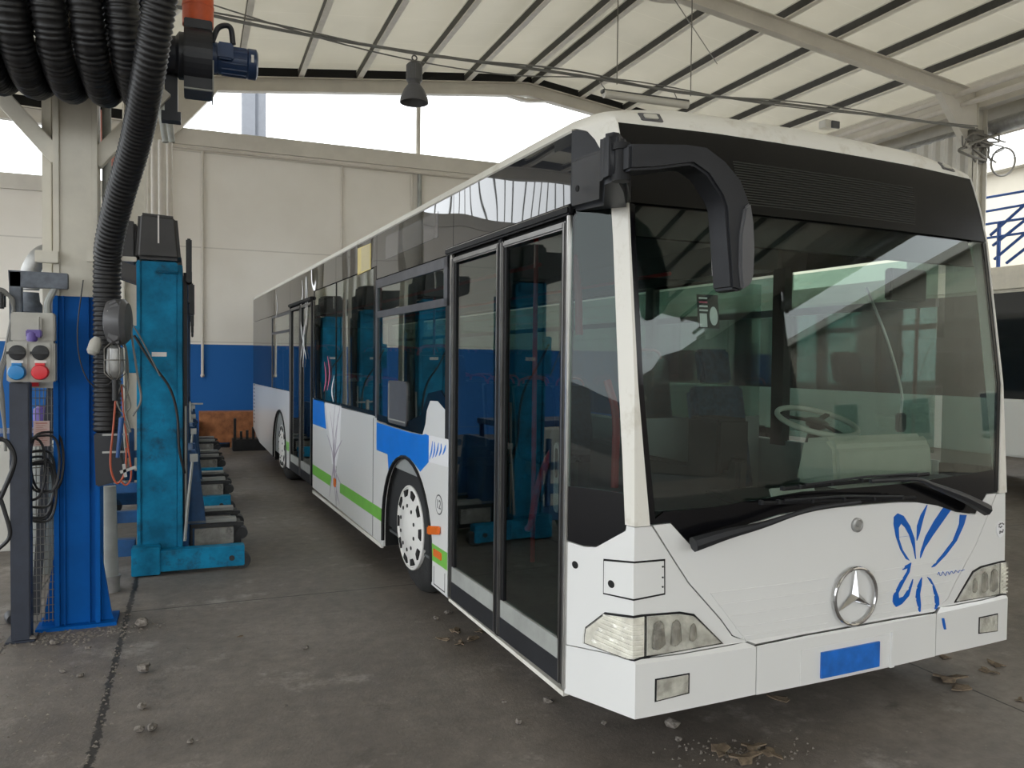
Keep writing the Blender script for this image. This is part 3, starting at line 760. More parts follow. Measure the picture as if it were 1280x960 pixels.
# ================================================================== SECOND BUS (right background)
root = thing('white_coach', 'white bus with dark windows parked beyond the right side of the front bus', 'bus', (11.35, 10, 0))
B2 = 10.1
mb = MB(); mb.prism([(4.2, .55), (16.2, .55), (16.2, 1.32), (4.2, 1.32)], 0, B2, B2+2.5); mb.build('lower_body', 'bus2_white', root, world=True, bevel=.03)
mb = MB(); mb.prism([(4.25, 1.32), (16.15, 1.32), (16.1, 2.74), (4.45, 2.74)], 0, B2+.02, B2+2.48); mb.build('window_band', 'bus2_glass', root, world=True, smooth=False)
mb = MB(); mb.prism([(4.45, 2.74), (16.1, 2.74), (16.05, 3.02), (15.9, 3.1), (4.7, 3.1), (4.5, 3.02)], 0, B2, B2+2.5); mb.build('roof', 'bus2_roof', root, world=True, bevel=.05)
for y in (5.7, 7.6, 9.5, 11.4, 13.3, 15.0):
    mb = MB(); mb.box((B2-.005, y-.03, 1.32), (B2+.03, y+.03, 2.74)); mb.build('window_post', 'black_plastic', root, world=True, smooth=False)
for y in (6.6, 12.6):
    mb = MB(); mb.lathe((B2+.28, y, .48), (-1, 0, 0), [(0, .3), (0, .46), (.04, .48), (.22, .48), (.25, .45), (.25, .3)], 32); w = mb.build('wheel', 'tyre', root, world=True)
    mb = MB(); mb.lathe((B2+.1, y, .48), (-1, 0, 0), [(0, .29), (.07, .28), (.04, .2), (.06, .08), (.1, .06)], 24); mb.build('rim', 'wheel_white', w, world=True)

# ================================================================== THE CITY BUS (bus frame: x across, y rearwards from the nose, z up)
TH = YAW_BUS = radians(2.943)
bx = Matrix.Rotation(TH, 3, 'Z') @ Vector((3.0462, 2.7299, 0))
bus = thing('city_bus', 'white low-floor city bus with blue butterfly decal and black drooping mirror, facing the camera', 'bus', bx, TH)

def XCf(z): return ip(z, [.2, .9, 1.65, 2.43, 2.8], [1.2, 1.2, 1.187, 1.172, 1.168])
def YCf(z): return ip(z, [.2, .49, .515, 1.05, 1.65, 2.43, 2.62, 2.79, 2.9], [-.006, -.006, .012, .02, .05, .15, .195, .25, .31])
def SF(u, z):
    s = -1 if u < 0 else 1; a = abs(u); xc = XCf(z); yc = YCf(z)
    if a <= 1.2: return Vector((s*a/1.2*xc, yc-.045*(1-(a/1.2)**2), z))
    t = (a-1.2)/.46
    return Vector((s*(xc+(1.275-xc)*t), yc+(.46-yc)*t, z))
KU = [-1.66, -1.55, -1.4, -1.3, -1.215, -1.2, -1.185, -1.05, -.9, -.75, -.6, -.45, -.3, -.15, 0, .15, .3, .45, .6, .75, .9, 1.05, 1.185, 1.2, 1.215, 1.3, 1.4, 1.55, 1.66]
KV = [.49, .515, .7, .9, 1.05, 1.2, 1.35, 1.5, 1.65, 1.8, 2.0, 2.2, 2.43, 2.53, 2.62, 2.7, 2.79]
def front(name, m, poly, off=0., th=.02, parent=None, **kw): return skin(name, m, parent or bus, poly, SF, off, th, KU, KV, **kw)
def SL(y, z): return Vector((-1.275, y, z))
def SR(y, z): return Vector((1.275, y, z))
SG[SL] = -1
def left(name, m, poly, off=0., th=.02, parent=None, **kw): return skin(name, m, parent or bus, poly, SL, off, th, (), (), **kw)
def right(name, m, poly, off=0., th=.02, parent=None, **kw): return skin(name, m, parent or bus, poly, SR, off, th, (), (), **kw)
def R4(a, b, c, d): return [(a, b), (c, b), (c, d), (a, d)]
def mir(p): return [(-u, v) for u, v in p][::-1]
ZR = lambda x: ip(abs(x), [0, .8, 1.1, 1.22, 1.26, 1.275], [2.97, 2.96, 2.915, 2.87, 2.84, 2.802])
def SRF(u, v):
    b = SF(u, 2.80); w = min(v, 1)
    h = .30*(1-.5*max(0, (abs(u)-1.2)/.46))
    y = b.y+h*(1-cos(w*pi/2)); z = 2.80+(ZR(b.x)-2.80)*sin(w*pi/2)
    if v > 1: y = y+(12.10-y)*(v-1)
    return Vector((b.x, y, z))

# ---- roof
skin('roof', 'roof_white', bus, R4(-1.66, 0, 1.66, 2), SRF, 0, .03, [-1.66+.083*i for i in range(41)]+[-1.2, 1.2], [0, .1, .2, .3, .4, .5, .6, .7, .8, .9, 1, 1.3, 1.6], ang=50)
for s in (-1, 1):
    b = skin('marker_lamp_base', 'grey_plastic', bus, rpoly(s*1.01-.058, .11, s*1.01+.058, .33, .018), SRF, .004, .01)
    skin('marker_lens', 'beige_plastic', b, rpoly(s*1.01-.035, .16, s*1.01+.035, .28, .015), SRF, .008, .006)
# ---- front panels
BC = [(-.583, .274), (.583, .274), (.583, .492), (.3, .499), (0, .5), (-.3, .499), (-.583, .492)]
bc = front('bumper_centre', 'bus_white', BC, .002, .03)
front('plate_recess', 'bus_white', R4(-.33, .278, .25, .44), .0035, .004, bc)
front('recess_rib', 'bus_white', [(.235, .276), (.262, .276), (.262, .447), (.245, .447)], .016, .018, bc)
BCo = [(-.588, .276), (-.588, .490), (-.64, .512), (-.70, .508), (-.978, .503), (-1.2, .506), (-1.4, .477), (-1.66, .43), (-1.66, .205), (-1.45, .232), (-1.2, .262)]
for q, sd in ((BCo, 'left'), (mir(BCo), 'right')):
    b = front('bumper_corner', 'bus_white', q, .002, .03)
    s = -1 if sd == 'left' else 1
    fogp = [(s*1.108, .322), (s*.938, .335), (s*.938, .423), (s*1.108, .42)]
    f = front('fog_lamp', 'black_rubber', fogp, .004, .02, b)
    front('fog_reflector', 'reflector', [(s*1.10, .328), (s*.946, .341), (s*.946, .417), (s*1.10, .414)], .006, .004, f)
    front('fog_lens', 'lens', [(s*1.10, .328), (s*.946, .341), (s*.946, .417), (s*1.10, .414)], .012, .004, f)
P = [(-1.66, .434), (-1.4, .481), (-1.2, .510), (-.978, .507), (-.70, .512), (-.594, .496), (-.704, .545), (-.769, .627), (-.935, .801), (-1.119, 1.058), (-1.251, 1.058), (-1.255, 1.035), (-1.448, .928), (-1.532, .914), (-1.66, .915)]
P[5] = (-.62, .513)
HL = [(-1.525, .480), (-1.512, .556), (-1.380, .658), (-1.2, .690), (-1.165, .692), (-.977, .685), (-.905, .667), (-.752, .520), (-1.146, .508), (-1.263, .494)]
HA = [(-1.515, .487), (-1.502, .551), (-1.376, .649), (-1.2, .680), (-1.153, .683), (-1.153, .515), (-1.2, .508), (-1.263, .501)]
HB = [(-1.140, .683), (-.979, .676), (-.911, .659), (-.768, .527), (-1.140, .515)]
for m_, sd in ((lambda p: p, -1), (mir, 1)):
    c = front('front_corner_panel', 'bus_white', m_(P), .0, .03)
    h = front('headlamp', 'black_rubber', m_(HL), .004, .03, c)
    front('indicator_reflector', 'lens_frost', m_(HA), .008, .006, h)
    front('indicator_lens', 'lens', m_(HA), .020, .006, h)
    front('headlamp_reflector', 'reflector', m_(HB), .008, .006, h)
    front('headlamp_lens', 'lens', m_(HB), .022, .006, h)
    # reflector facets behind the clear lens and ribs in the indicator
    for uu, w_, z0, z1 in ((1.085, .035, .535, .665), (1.00, .03, .54, .66), (.915, .022, .55, .635)):
        q = SF(sd*uu, .6); mb = MB(); mb.prism([(q.x-w_, z0+.01), (q.x, z0), (q.x+w_, z0+.02), (q.x+w_*.7, z1-.02), (q.x, z1), (q.x-w_*.8, z1-.015)], 1, q.y-.016, q.y-.008); mb.build('reflector_facet', 'lamp_silver', h, bevel=.006)
    for k in range(7):
        z = .52+.021*k
        front('indicator_rib', 'lens_frost', m_([(-1.45+.012*k, z), (-1.16, z), (-1.16, z+.006), (-1.45+.012*k, z+.006)]), .0165, .007, h)
c = None
FT = [(-.583, .500), (-.3, .506), (0, .507), (.3, .506), (.583, .500), (.64, .522), (.700, .549), (.765, .631), (.931, .805), (1.113, 1.062), (1.027, 1.064), (.926, .964), (.76, .990), (.610, 1.034), (.45, 1.062), (.326, 1.071), (.129, 1.074),
      (-.129, 1.074), (-.326, 1.071), (-.45, 1.062), (-.610, 1.034), (-.76, .990), (-.926, .964), (-1.027, 1.064), (-1.113, 1.062), (-.931, .805), (-.765, .631), (-.700, .549), (-.64, .522)]
flap = front('front_flap', 'bus_white', FT, .001, .03)
# pressed ribs
for i, (z, ul) in enumerate(((.746, .82), (.690, .775), (.634, .725), (.580, .685), (.535, .65))):
    for s in (-1, 1):
        a, b = (-ul, -.15) if s < 0 else (.15, ul)
        front('pressed_rib', 'bus_white', R4(a, z-.004, b, z+.004), .0045, .004, flap)
front('pressed_rib', 'bus_white', [(-.822, .748), (-.814, .748), (-.62, .515), (-.628, .515)], .0045, .004, flap)
# lock and star
q = SF(.026, .984); mb = MB(); mb.lathe((q.x, q.y-.001, q.z), (0, -1, 0), [(0, .034), (.012, .034), (.016, .026), (.012, .022), (.012, .008), (.018, .008), (.018, .002)], 28); mb.build('round_lock', 'galv', flap)
q = SF(0., .65); yb = q.y-.012
em = MB(); em.torus((q.x+.008, yb-.006, .649), (0, 1, 0), .134, .0095, 56, 10); star = em.build('star_emblem', 'chrome', flap)
sm = MB(); cc = Vector((q.x+.008, yb-.004, .649))
for k in range(3):
    a = radians(90+120*k); d = Vector((cos(a), 0, sin(a))); nn = Vector((-sin(a), 0, cos(a)))
    tip = cc+d*.128; w1 = cc+Vector((cos(a+pi/3), 0, sin(a+pi/3)))*.026; w2 = cc+Vector((cos(a-pi/3), 0, sin(a-pi/3)))*.026
    up = Vector((0, -.022, 0)); lo = Vector((0, .006, 0))
    b0 = len(sm.v)
    sm.add([cc+up, w1, tip, w2, cc+lo], [(0, 1, 2), (0, 2, 3), (4, 2, 1), (4, 3, 2)])
sm.build('three_pointed_star', 'chrome', star, smooth=False)
# butterfly decal
PET = [
[(0.374,0.787),(0.333,0.836),(0.299,0.903),(0.282,0.967),(0.284,1.003),(0.310,1.018),(0.350,1.003),(0.398,0.949),(0.433,0.882),(0.444,0.780),(0.426,0.837),(0.395,0.904),(0.364,0.944),(0.334,0.968),(0.315,0.947),(0.319,0.892),(0.346,0.835),(0.397,0.777)],
[(0.528,1.045),(0.480,0.997),(0.453,0.944),(0.451,0.871),(0.470,0.906),(0.494,0.969)],
[(0.655,1.020),(0.586,0.961),(0.516,0.883),(0.482,0.813),(0.479,0.781),(0.510,0.829),(0.573,0.888),(0.644,0.947),(0.712,1.003)],
[(0.792,.974),(0.786,0.925),(0.735,0.844),(0.647,0.778),(0.566,0.725),(0.590,0.727),(0.676,0.775),(0.765,0.842),(0.825,0.922),(0.845,0.968)],
[(0.410,0.765),(0.367,0.753),(0.348,0.735),(0.388,0.740),(0.381,0.722),(0.329,0.673),(0.284,0.615),(0.280,0.580),(0.304,0.558),(0.344,0.567),(0.397,0.602),(0.423,0.663),(0.425,0.681),(0.396,0.638),(0.357,0.602),(0.323,0.597),(0.319,0.625),(0.355,0.670),(0.398,0.720)],
[(0.492,0.682),(0.458,0.640),(0.448,0.586),(0.466,0.538),(0.475,0.510),(0.484,0.510),(0.486,0.544),(0.478,0.601),(0.490,0.646)],
[(0.534,0.680),(0.577,0.631),(0.593,0.577),(0.601,0.520),(0.590,0.508),(0.606,0.508),(0.628,0.527),(0.625,0.564),(0.592,0.624),(0.560,0.667)]]
for p in PET: front('butterfly_petal', 'butterfly_blue', p, .0055, .005, flap)
front('butterfly_petal', 'butterfly_blue', [(0.627,0.463),(0.639,0.423),(0.648,0.403),(0.662,0.401),(0.653,0.431),(0.643,0.461)], .0065, .005, bc)
mb = MB(); rnd = random.Random(5); pts = []
for i in range(22):
    u = .61+.0105*i; pts.append(SF(u, .680+.014*sin(i*1.9)*(1-i/30)+.004*rnd.random())+Vector((0, -.006, 0)))
mb.tube(pts, .0016, 5); mb.build('signature_scribble', 'butterfly_blue', flap)
# flap box behind the coolant cap on the left corner, screws and holes
bo = front('corner_service_door', 'dark_hollow', [(-1.396, .733), (-1.396, .888), (-1.2, .917), (-1.050, .916), (-1.048, .764), (-1.2, .752)], .0005, .004)
front('service_door_leaf', 'bus_white', [(-1.388, .741), (-1.388, .880), (-1.2, .909), (-1.058, .908), (-1.056, .772), (-1.2, .761)], .004, .006, bo)
front('finger_hole', 'dark_hollow', [(-1.338+.021*cos(k*pi/8), .791+.0165*sin(k*pi/8)) for k in range(16)], .0055, .003, bo)
front('round_hole', 'dark_hollow', [(-1.594+.022*cos(k*pi/8), .819+.017*sin(k*pi/8)) for k in range(16)], .002, .003)
for z in (.8, .84, .885):
    q = SF(-1.065, z); mb = MB(); mb.cyl((q.x, q.y, q.z), (q.x, q.y-.008, q.z), .004, n=8); mb.build('screw', 'dark_metal', bo)
st = front('round_sticker', 'white_decal', [(1.152+.038*cos(k*pi/12), .867+.045*sin(k*pi/12)) for k in range(24)], .004, .003)
for k in range(14):
    a, b = rnd.uniform(-.02, .02), rnd.uniform(-.028, .028)
    front('sticker_mark', 'grey_plastic', R4(1.152+a, .867+b, 1.152+a+.009, .867+b+.007), .006, .003, st)
# number plate, registration blurred out as in the photograph
pl = front('number_plate', 'plate_blue', R4(-.213, .294, .163, .415), .013, .010, bc, ang=40)

# ---- windscreen, pillars, header
WL = [(-1.129, 1.066), (-1.158, 1.35), (-1.187, 1.655), (-1.193, 2.266), (-1.193, 2.424)]
WB = [(-1.129, 1.066), (-1.027, 1.068), (-.926, .968), (-.76, .994), (-.610, 1.038), (-.45, 1.066), (-.326, 1.075), (-.129, 1.078)]
ws_poly = WB+mir(WB)[::1]
ws_poly = WB+[(-u, v) for u, v in WB[::-1]]+[(-u, v) for u, v in WL[1:]]+WL[1:][::-1]
ws = front('windscreen', 'wind_glass', [(-1.10, 1.12), (1.10, 1.12), (1.13, 1.35), (1.158, 1.655), (1.168, 2.266), (1.168, 2.42), (-1.168, 2.42), (-1.168, 2.266), (-1.158, 1.655), (-1.13, 1.35)], -.001, .007)
low = WB+[(-u, v) for u, v in WB[::-1]]+[(1.128, 1.07), (1.10, 1.19), (.8, 1.175), (.3, 1.16), (-.3, 1.16), (-.8, 1.12), (-1.06, 1.115), (-1.128, 1.07)]
front('windscreen_lower_border', 'black_frit', low, .000, .014)
for s in (-1, 1):
    q = [(-1.132, 1.075), (-1.100, 1.075), (-1.13, 1.35), (-1.160, 1.655), (-1.166, 2.266), (-1.166, 2.424), (-1.193, 2.424), (-1.193, 2.266), (-1.187, 1.655), (-1.158, 1.35)]
    front('windscreen_side_border', 'black_frit', q if s < 0 else mir(q), .0015, .014)
PIL = [(-1.131, 1.062), (-1.160, 1.35), (-1.189, 1.655), (-1.195, 2.266), (-1.195, 2.53), (-1.197, 2.79), (-1.2, 2.803), (-1.66, 2.803), (-1.60, 2.800), (-1.491, 2.780), (-1.417, 2.734), (-1.307, 2.612), (-1.317, 2.54), (-1.318, 2.437), (-1.308, 2.274), (-1.296, 1.652), (-1.27, 1.35), (-1.251, 1.062)]
for m_, s in ((lambda p: p, -1), (mir, 1)):
    front('windscreen_pillar', 'roof_white', m_(PIL), .008, .03)
    QG = [(-1.66, 1.17), (-1.53, 1.18), (-1.275, 1.19), (-1.296, 1.652), (-1.308, 2.274), (-1.318, 2.432), (-1.66, 2.432)]
    front('corner_window', 'corner_glass', m_(QG), .000, .006)
    QB = [(-1.66, .920), (-1.532, .919), (-1.448, .933), (-1.255, 1.040), (-1.251, 1.062), (-1.275, 1.19), (-1.53, 1.18), (-1.66, 1.17)]
    front('corner_window_border', 'black_frit', m_(QB), .001, .02)
    QU = [(-1.66, 2.445), (-1.318, 2.445), (-1.317, 2.54), (-1.307, 2.612), (-1.417, 2.734), (-1.491, 2.778), (-1.598, 2.797), (-1.66, 2.795)]
    front('corner_header_panel', 'black_plastic', m_(QU), .001, .02)
hd = front('destination_panel', 'dest_black', [(-1.193, 2.430), (1.193, 2.430), (1.195, 2.795), (.636, 2.808), (.135, 2.820), (-.135, 2.820), (-.636, 2.808), (-1.195, 2.795)], .003, .02)
front('header_backing', 'roof_white', R4(-1.19, 2.78, 1.19, 2.803), -.012, .01)
front('header_top_strip', 'roof_white', [(-1.2, 2.793), (-.636, 2.807), (0, 2.817), (.636, 2.807), (1.2, 2.793), (1.2, 2.803), (0, 2.832), (-1.2, 2.803)], .001, .01)
for k in range(17):
    z = 2.472+.0125*k
    front('display_line', 'grille', R4(-.60, z, .63-.002*(16-k)*1.5, z+.0045), .0045, .003, hd)
# interior black sunshade band across the top of the glass
mb = MB(); mb.prism([(.20, 2.30), (.24, 2.30), (.33, 2.60), (.29, 2.60)], 0, -1.15, 1.15); mb.build('roller_blind', 'interior_dark', bus, smooth=False)

# dark sub-frame behind the shut lines
front('front_subframe', 'dark_hollow', [(-1.64, .44), (-1.2, .30), (1.2, .30), (1.64, .44), (1.64, .89), (1.25, 1.02), (.9, .95), (-.9, .95), (-1.25, 1.02), (-1.64, .89)], -.032, .02)
front('under_bumper', 'dark_hollow', [(-1.64, .24), (-1.2, .29), (1.2, .29), (1.64, .24), (1.64, .42), (-1.64, .42)], -.036, .02)

# ---- left side skin
def arch(yc, r, n=14, z0=.2, zc_=.42):
    """arch outline from the front foot over the top to the rear foot"""
    a0 = 0
    return [(yc-r, z0)]+[(yc-r*cos(pi*k/n), zc_+r*sin(pi*k/n)) for k in range(n+1)]+[(yc+r, z0)]
FW, RW = 2.95, 9.02
A1 = arch(FW, .605, 18, .22, .415)
seg1 = [(2.03, .215)]+A1+[(3.87, .235), (3.87, 1.268), (3.77, 1.262), (3.765, 1.225), (2.84, 1.217), (2.56, 1.225), (2.50, 1.30), (2.47, 1.40), (2.40, 1.47), (2.25, 1.475), (2.03, 1.40)]
sd1 = left('side_panel_front', 'bus_white', seg1, 0, .02)
sd2 = left('side_panel_middle', 'bus_white', [(3.885, .235), (6.55, .26), (6.55, 1.305), (3.885, 1.272)], 0, .02)
A2 = arch(RW, .59, 18, .27, .42)
sd3 = left('side_panel_rear', 'bus_white', [(8.17, .27)]+A2+[(11.2, .33), (12.08, .52), (12.08, 1.30), (8.17, 1.31)], 0, .02)
# lower skirt strip with a shut line above
left('skirt_strip', 'roof_white', R4(3.60, .195, 6.55, .228), .002, .02)
left('door_sill', 'roof_white', [(.47, .185), (2.0, .205), (2.0, .225), (.47, .208)], .004, .03)
for yy in (3.878, 5.3):
    left('shut_line', 'dark_hollow', R4(yy-.004, .24, yy+.004, 1.25 if yy < 4 else .9), .0008, .004)
for (yc, rr, nm) in ((FW, .605, 'wheel_arch_lip'), (RW, .59, 'wheel_arch_lip')):
    o_ = [(yc-rr*1.0*cos(pi*k/18), .415+rr*sin(pi*k/18)) for k in range(19)]
    mb = MB(); mb.tube([(-1.277, yc-rr, .24)]+[(-1.277, y, z) for y, z in o_]+[(-1.277, yc+rr, .27)], .014, 6); mb.build(nm, 'black_rubber', bus)
    # wheel housing
    mb = MB(); n = 16; xs = (-1.255, -.72)
    vs = []; fs = []
    pr = [(yc-rr, .22)]+[(yc-rr*cos(pi*k/n), .415+rr*sin(pi*k/n)) for k in range(n+1)]+[(yc+rr, .22)]
    for x in xs: vs += [(x, y, z) for y, z in pr]
    m_ = len(pr)
    for i in range(m_-1): fs.append((i, i+1, m_+i+1, m_+i))
    fs.append(tuple(range(m_, 2*m_)))
    mb.add(vs, fs)
    o = mb.build('wheel_housing', 'dark_hollow', bus, smooth=False)
    mb = MB(); mb.add([(-v[0], v[1], v[2]) for v in vs], fs); mb.build('wheel_housing', 'dark_hollow', bus, smooth=False)
# decals on the left side
left('blue_panel', 'blue_decal', [(3.765, 1.222), (2.86, 1.215), (2.56, 1.222), (2.49, 1.235), (2.42, 1.23), (2.42, 1.05), (2.60, .958), (2.78, 1.012), (2.95, 1.030), (3.12, 1.012), (3.28, .955), (3.40, .865), (3.43, .99), (3.765, .99)], .0015, .002)
left('blue_panel', 'blue_decal', [(6.54, 1.285), (5.92, 1.285), (5.80, 1.0), (6.54, 1.0)], .0015, .002)
left('green_stripe', 'green_decal', R4(2.04, .39, 2.352, .505), .0015, .002)
left('green_stripe', 'green_decal', R4(3.60, .415, 5.13, .52), .0015, .002)
left('green_stripe', 'green_decal', R4(5.55, .415, 6.54, .53), .0015, .002)
left('green_stripe', 'green_decal', R4(8.2, .50, 8.42, .62), .0015, .002)
def ribbon(name, m, pts, w, off=.0022, parent=None):
    """tapered decal line on the left side through (y, z) points"""
    P_ = smoothpath([(y, z, 0) for y, z in pts], 8); n = len(P_); L_ = []; R_ = []
    for i, p in enumerate(P_):
        d = (P_[min(i+1, n-1)]-P_[max(i-1, 0)]).normalized(); q = Vector((-d.y, d.x, 0)); ww = w*(.25+.75*sin(pi*i/(n-1)))
        L_.append(p+q*ww/2); R_.append(p-q*ww/2)
    return left(name, m, [(p.x, p.y) for p in L_]+[(p.x, p.y) for p in R_[::-1]], off, .0015, parent)
for pts, w in (([(5.12, 1.30), (5.35, .95), (5.42, .70), (5.30, .45), (5.15, .30)], .022), ([(5.35, 1.30), (5.45, 1.0), (5.40, .7), (5.55, .45), (5.62, .30)], .022),
               ([(5.60, 1.20), (5.46, .95), (5.42, .7), (5.40, .5), (5.30, .3)], .018), ([(5.05, .95), (5.30, .80), (5.42, .68)], .018), ([(5.75, .95), (5.5, .8), (5.42, .66)], .018), ([(5.05, .5), (5.28, .58), (5.42, .68)], .016), ([(5.22, 1.2), (5.32, .9), (5.38, .7), (5.33, .5), (5.22, .32)], .02)):
    ribbon('flower_line', 'lilac_decal', pts, w*1.5)
left('flower_field', 'white_decal', [(5.08, 1.285), (5.86, 1.285), (5.60, .9), (5.50, .66), (5.3, .66), (5.14, .9)], .0012, .001)
for pts in ([(6.95, 2.16), (7.02, 2.45), (6.98, 2.72), (6.90, 2.45), (6.93, 2.16)], [(7.35, 2.40), (7.2, 2.55), (7.25, 2.72)], [(9.4, 2.35), (9.25, 2.5), (9.35, 2.7)]):
    ribbon('white_petal', 'white_decal', pts, .05, .004)
for pts in ([(6.95, 2.30), (7.15, 2.0), (7.35, 1.7)], [(7.38, 2.3), (7.2, 2.0), (6.95, 1.75)], [(7.15, 2.15), (7.12, 1.9), (7.18, 1.65)]):
    ribbon('white_petal', 'white_decal', pts, .045, .004)
for pts, m_ in (([(5.72, 1.78), (5.62, 1.6), (5.72, 1.42)], 'pink_decal'), ([(5.40, 1.58), (5.50, 1.42), (5.42, 1.31)], 'white_decal'), ([(5.88, 1.72), (5.80, 1.55), (5.90, 1.4)], 'pink_decal')):
    ribbon('flower_line', m_, pts, .045, .006)
left('wing_field', 'white_decal', [(2.03, 1.06), (2.42, 1.05), (2.42, 1.23), (2.35, 1.235), (2.03, 1.235)], .0012, .001)
for i, y in enumerate((2.37, 2.31, 2.25, 2.18, 2.11)):
    ribbon('wing_stripe', 'blue_decal', [(y+.03, 1.07+.015*i), (y-.01, 1.13+.01*i), (y-.03+.02*(i % 2), 1.2)], .022)
left('yellow_vent', 'yellow_plate', [(3.985, 2.529), (4.44, 2.519), (4.44, 2.760), (3.985, 2.749)], .004, .006)
for k in range(12):
    left('vent_slot', 'beige_plastic', R4(4.01, 2.54+.0175*k, 4.30, 2.547+.0175*k), .006, .003)
mb = MB(); mb.prism([(2.16, .60), (2.39, .555), (2.39, .615), (2.16, .655)], 0, -1.298, -1.277); mb.build('side_marker', 'orange_lens', bus, bevel=.008)
left('side_reflector', 'orange_lens', rpoly(2.14, .43, 2.30, .48, .01), .006, .006)
left('orange_dot', 'orange_lens', rpoly(5.30, .44, 5.42, .53, .03), .004, .004)
ring = [(2.205+.068*cos(k*pi/14), .79+.068*sin(k*pi/14)) for k in range(28)]
b = left('number_disc', 'grey_plastic', ring, .0015, .001)
left('disc_face', 'bus_white', [(2.205+.058*cos(k*pi/14), .79+.058*sin(k*pi/14)) for k in range(28)], .0025, .001, b)
def text(body, name, m, size, parent, loc, rot, ext=.0008):
    cu = bpy.data.curves.new(name, 'FONT'); cu.body = body; cu.size = size; cu.extrude = ext; cu.align_x = 'CENTER'; cu.align_y = 'CENTER'
    o = bpy.data.objects.new(name, cu); COL.objects.link(o); o.parent = parent; o.location = loc; o.rotation_euler = rot; cu.materials.append(M[m])
    bpy.context.view_layer.update(); me = bpy.data.meshes.new_from_object(o.evaluated_get(bpy.context.evaluated_depsgraph_get()))
    o2 = bpy.data.objects.new(name, me); COL.objects.link(o2); o2.parent = parent; o2.location = loc; o2.rotation_euler = rot; bpy.data.objects.remove(o); return o2
text('12', 'disc_number', 'grey_plastic', .085, b, (-1.2785, 2.205, .79), (pi/2, 0, -pi/2))
left('fuel_flap_line', 'dark_hollow', [(2.08, .235), (2.30, .235), (2.30, .36), (2.294, .36), (2.294, .241), (2.086, .241), (2.086, .36), (2.08, .36)], .0012, .001)

# ---- left side roof band (dark cover glass) with shut lines
for a, b, z0 in ((.462, 1.975, 2.470), (1.983, 3.792, 2.425), (3.800, 5.352, 2.535), (5.360, 6.57, 2.535), (6.578, 8.14, 2.475), (8.148, 9.80, 2.405), (9.808, 12.08, 2.405)):
    left('roof_side_band', 'side_band', R4(a, z0, b, 2.79), 0, .02)
left('band_backing', 'dark_hollow', R4(.47, 2.40, 12.05, 2.79), -.024, .01)
left('faint_poster', 'poster_film', [(2.27, 2.566), (3.53, 2.556), (3.53, 2.742), (2.27, 2.736)], .002, .002)
# rear engine cover and perforated corner
rc = left('engine_cover', 'side_band', R4(9.808, 1.31, 12.08, 2.398), 0, .02)
for k in range(11):
    for j in range(2):
        left('vent_hole', 'dark_hollow', R4(11.86+.09*j, .62+.065*k, 11.90+.09*j, .65+.065*k), .001, .001)
# windows
w1 = left('side_window_pane', 'side_glass', R4(2.13, 1.24, 3.76, 2.36), -.004, .006)
for p in (R4(2.07, 2.345, 3.795, 2.415), R4(2.07, 2.098, 3.795, 2.150), R4(2.07, 2.10, 2.135, 2.41), R4(3.755, 1.26, 3.80, 2.41)):
    left('hopper_frame', 'frame_grey', p, .006, .022, w1, smooth=False)
left('window_rubber', 'black_rubber', R4(2.01, 1.24, 2.10, 2.10), .002, .02, w1)
left('window_rubber', 'black_frit', [(2.10, 1.22), (2.56, 1.222), (3.77, 1.24), (3.77, 1.29), (2.95, 1.285), (2.60, 1.36), (2.45, 1.52), (2.2, 1.55), (2.10, 1.5)], -.001, .012, w1)
fp = left('dark_flap', 'grey_plastic', rpoly(2.925, 1.25, 3.41, 1.585, .04), .008, .012)
left('flap_rim', 'galv_dull', [(2.95, 1.275), (3.385, 1.275), (3.385, 1.56), (3.375, 1.56), (3.375, 1.285), (2.95, 1.285)], .010, .004, fp)
w2 = left('side_window_pane', 'side_glass', R4(3.83, 1.285, 6.52, 2.525), -.004, .006)
left('window_rubber', 'black_frit', R4(3.80, 1.27, 3.89, 2.53), .001, .014, w2)
left('window_rubber', 'black_frit', R4(6.48, 1.30, 6.57, 2.53), .001, .014, w2)
left('window_rubber', 'black_frit', R4(3.85, 1.270, 6.5, 1.31), .000, .014, w2)
left('pane_joint', 'black_frit', R4(5.345, 1.29, 5.36, 2.53), .002, .010, w2)
w3 = left('side_window_pane', 'side_glass', R4(8.18, 1.32, 9.78, 2.38), -.004, .006)
for p in (R4(8.15, 2.36, 9.80, 2.40), R4(8.15, 2.115, 9.80, 2.150), R4(8.15, 1.31, 8.19, 2.40), R4(9.765, 1.31, 9.805, 2.40)):
    left('hopper_frame', 'frame_grey', p, .004, .02, w3, smooth=False)

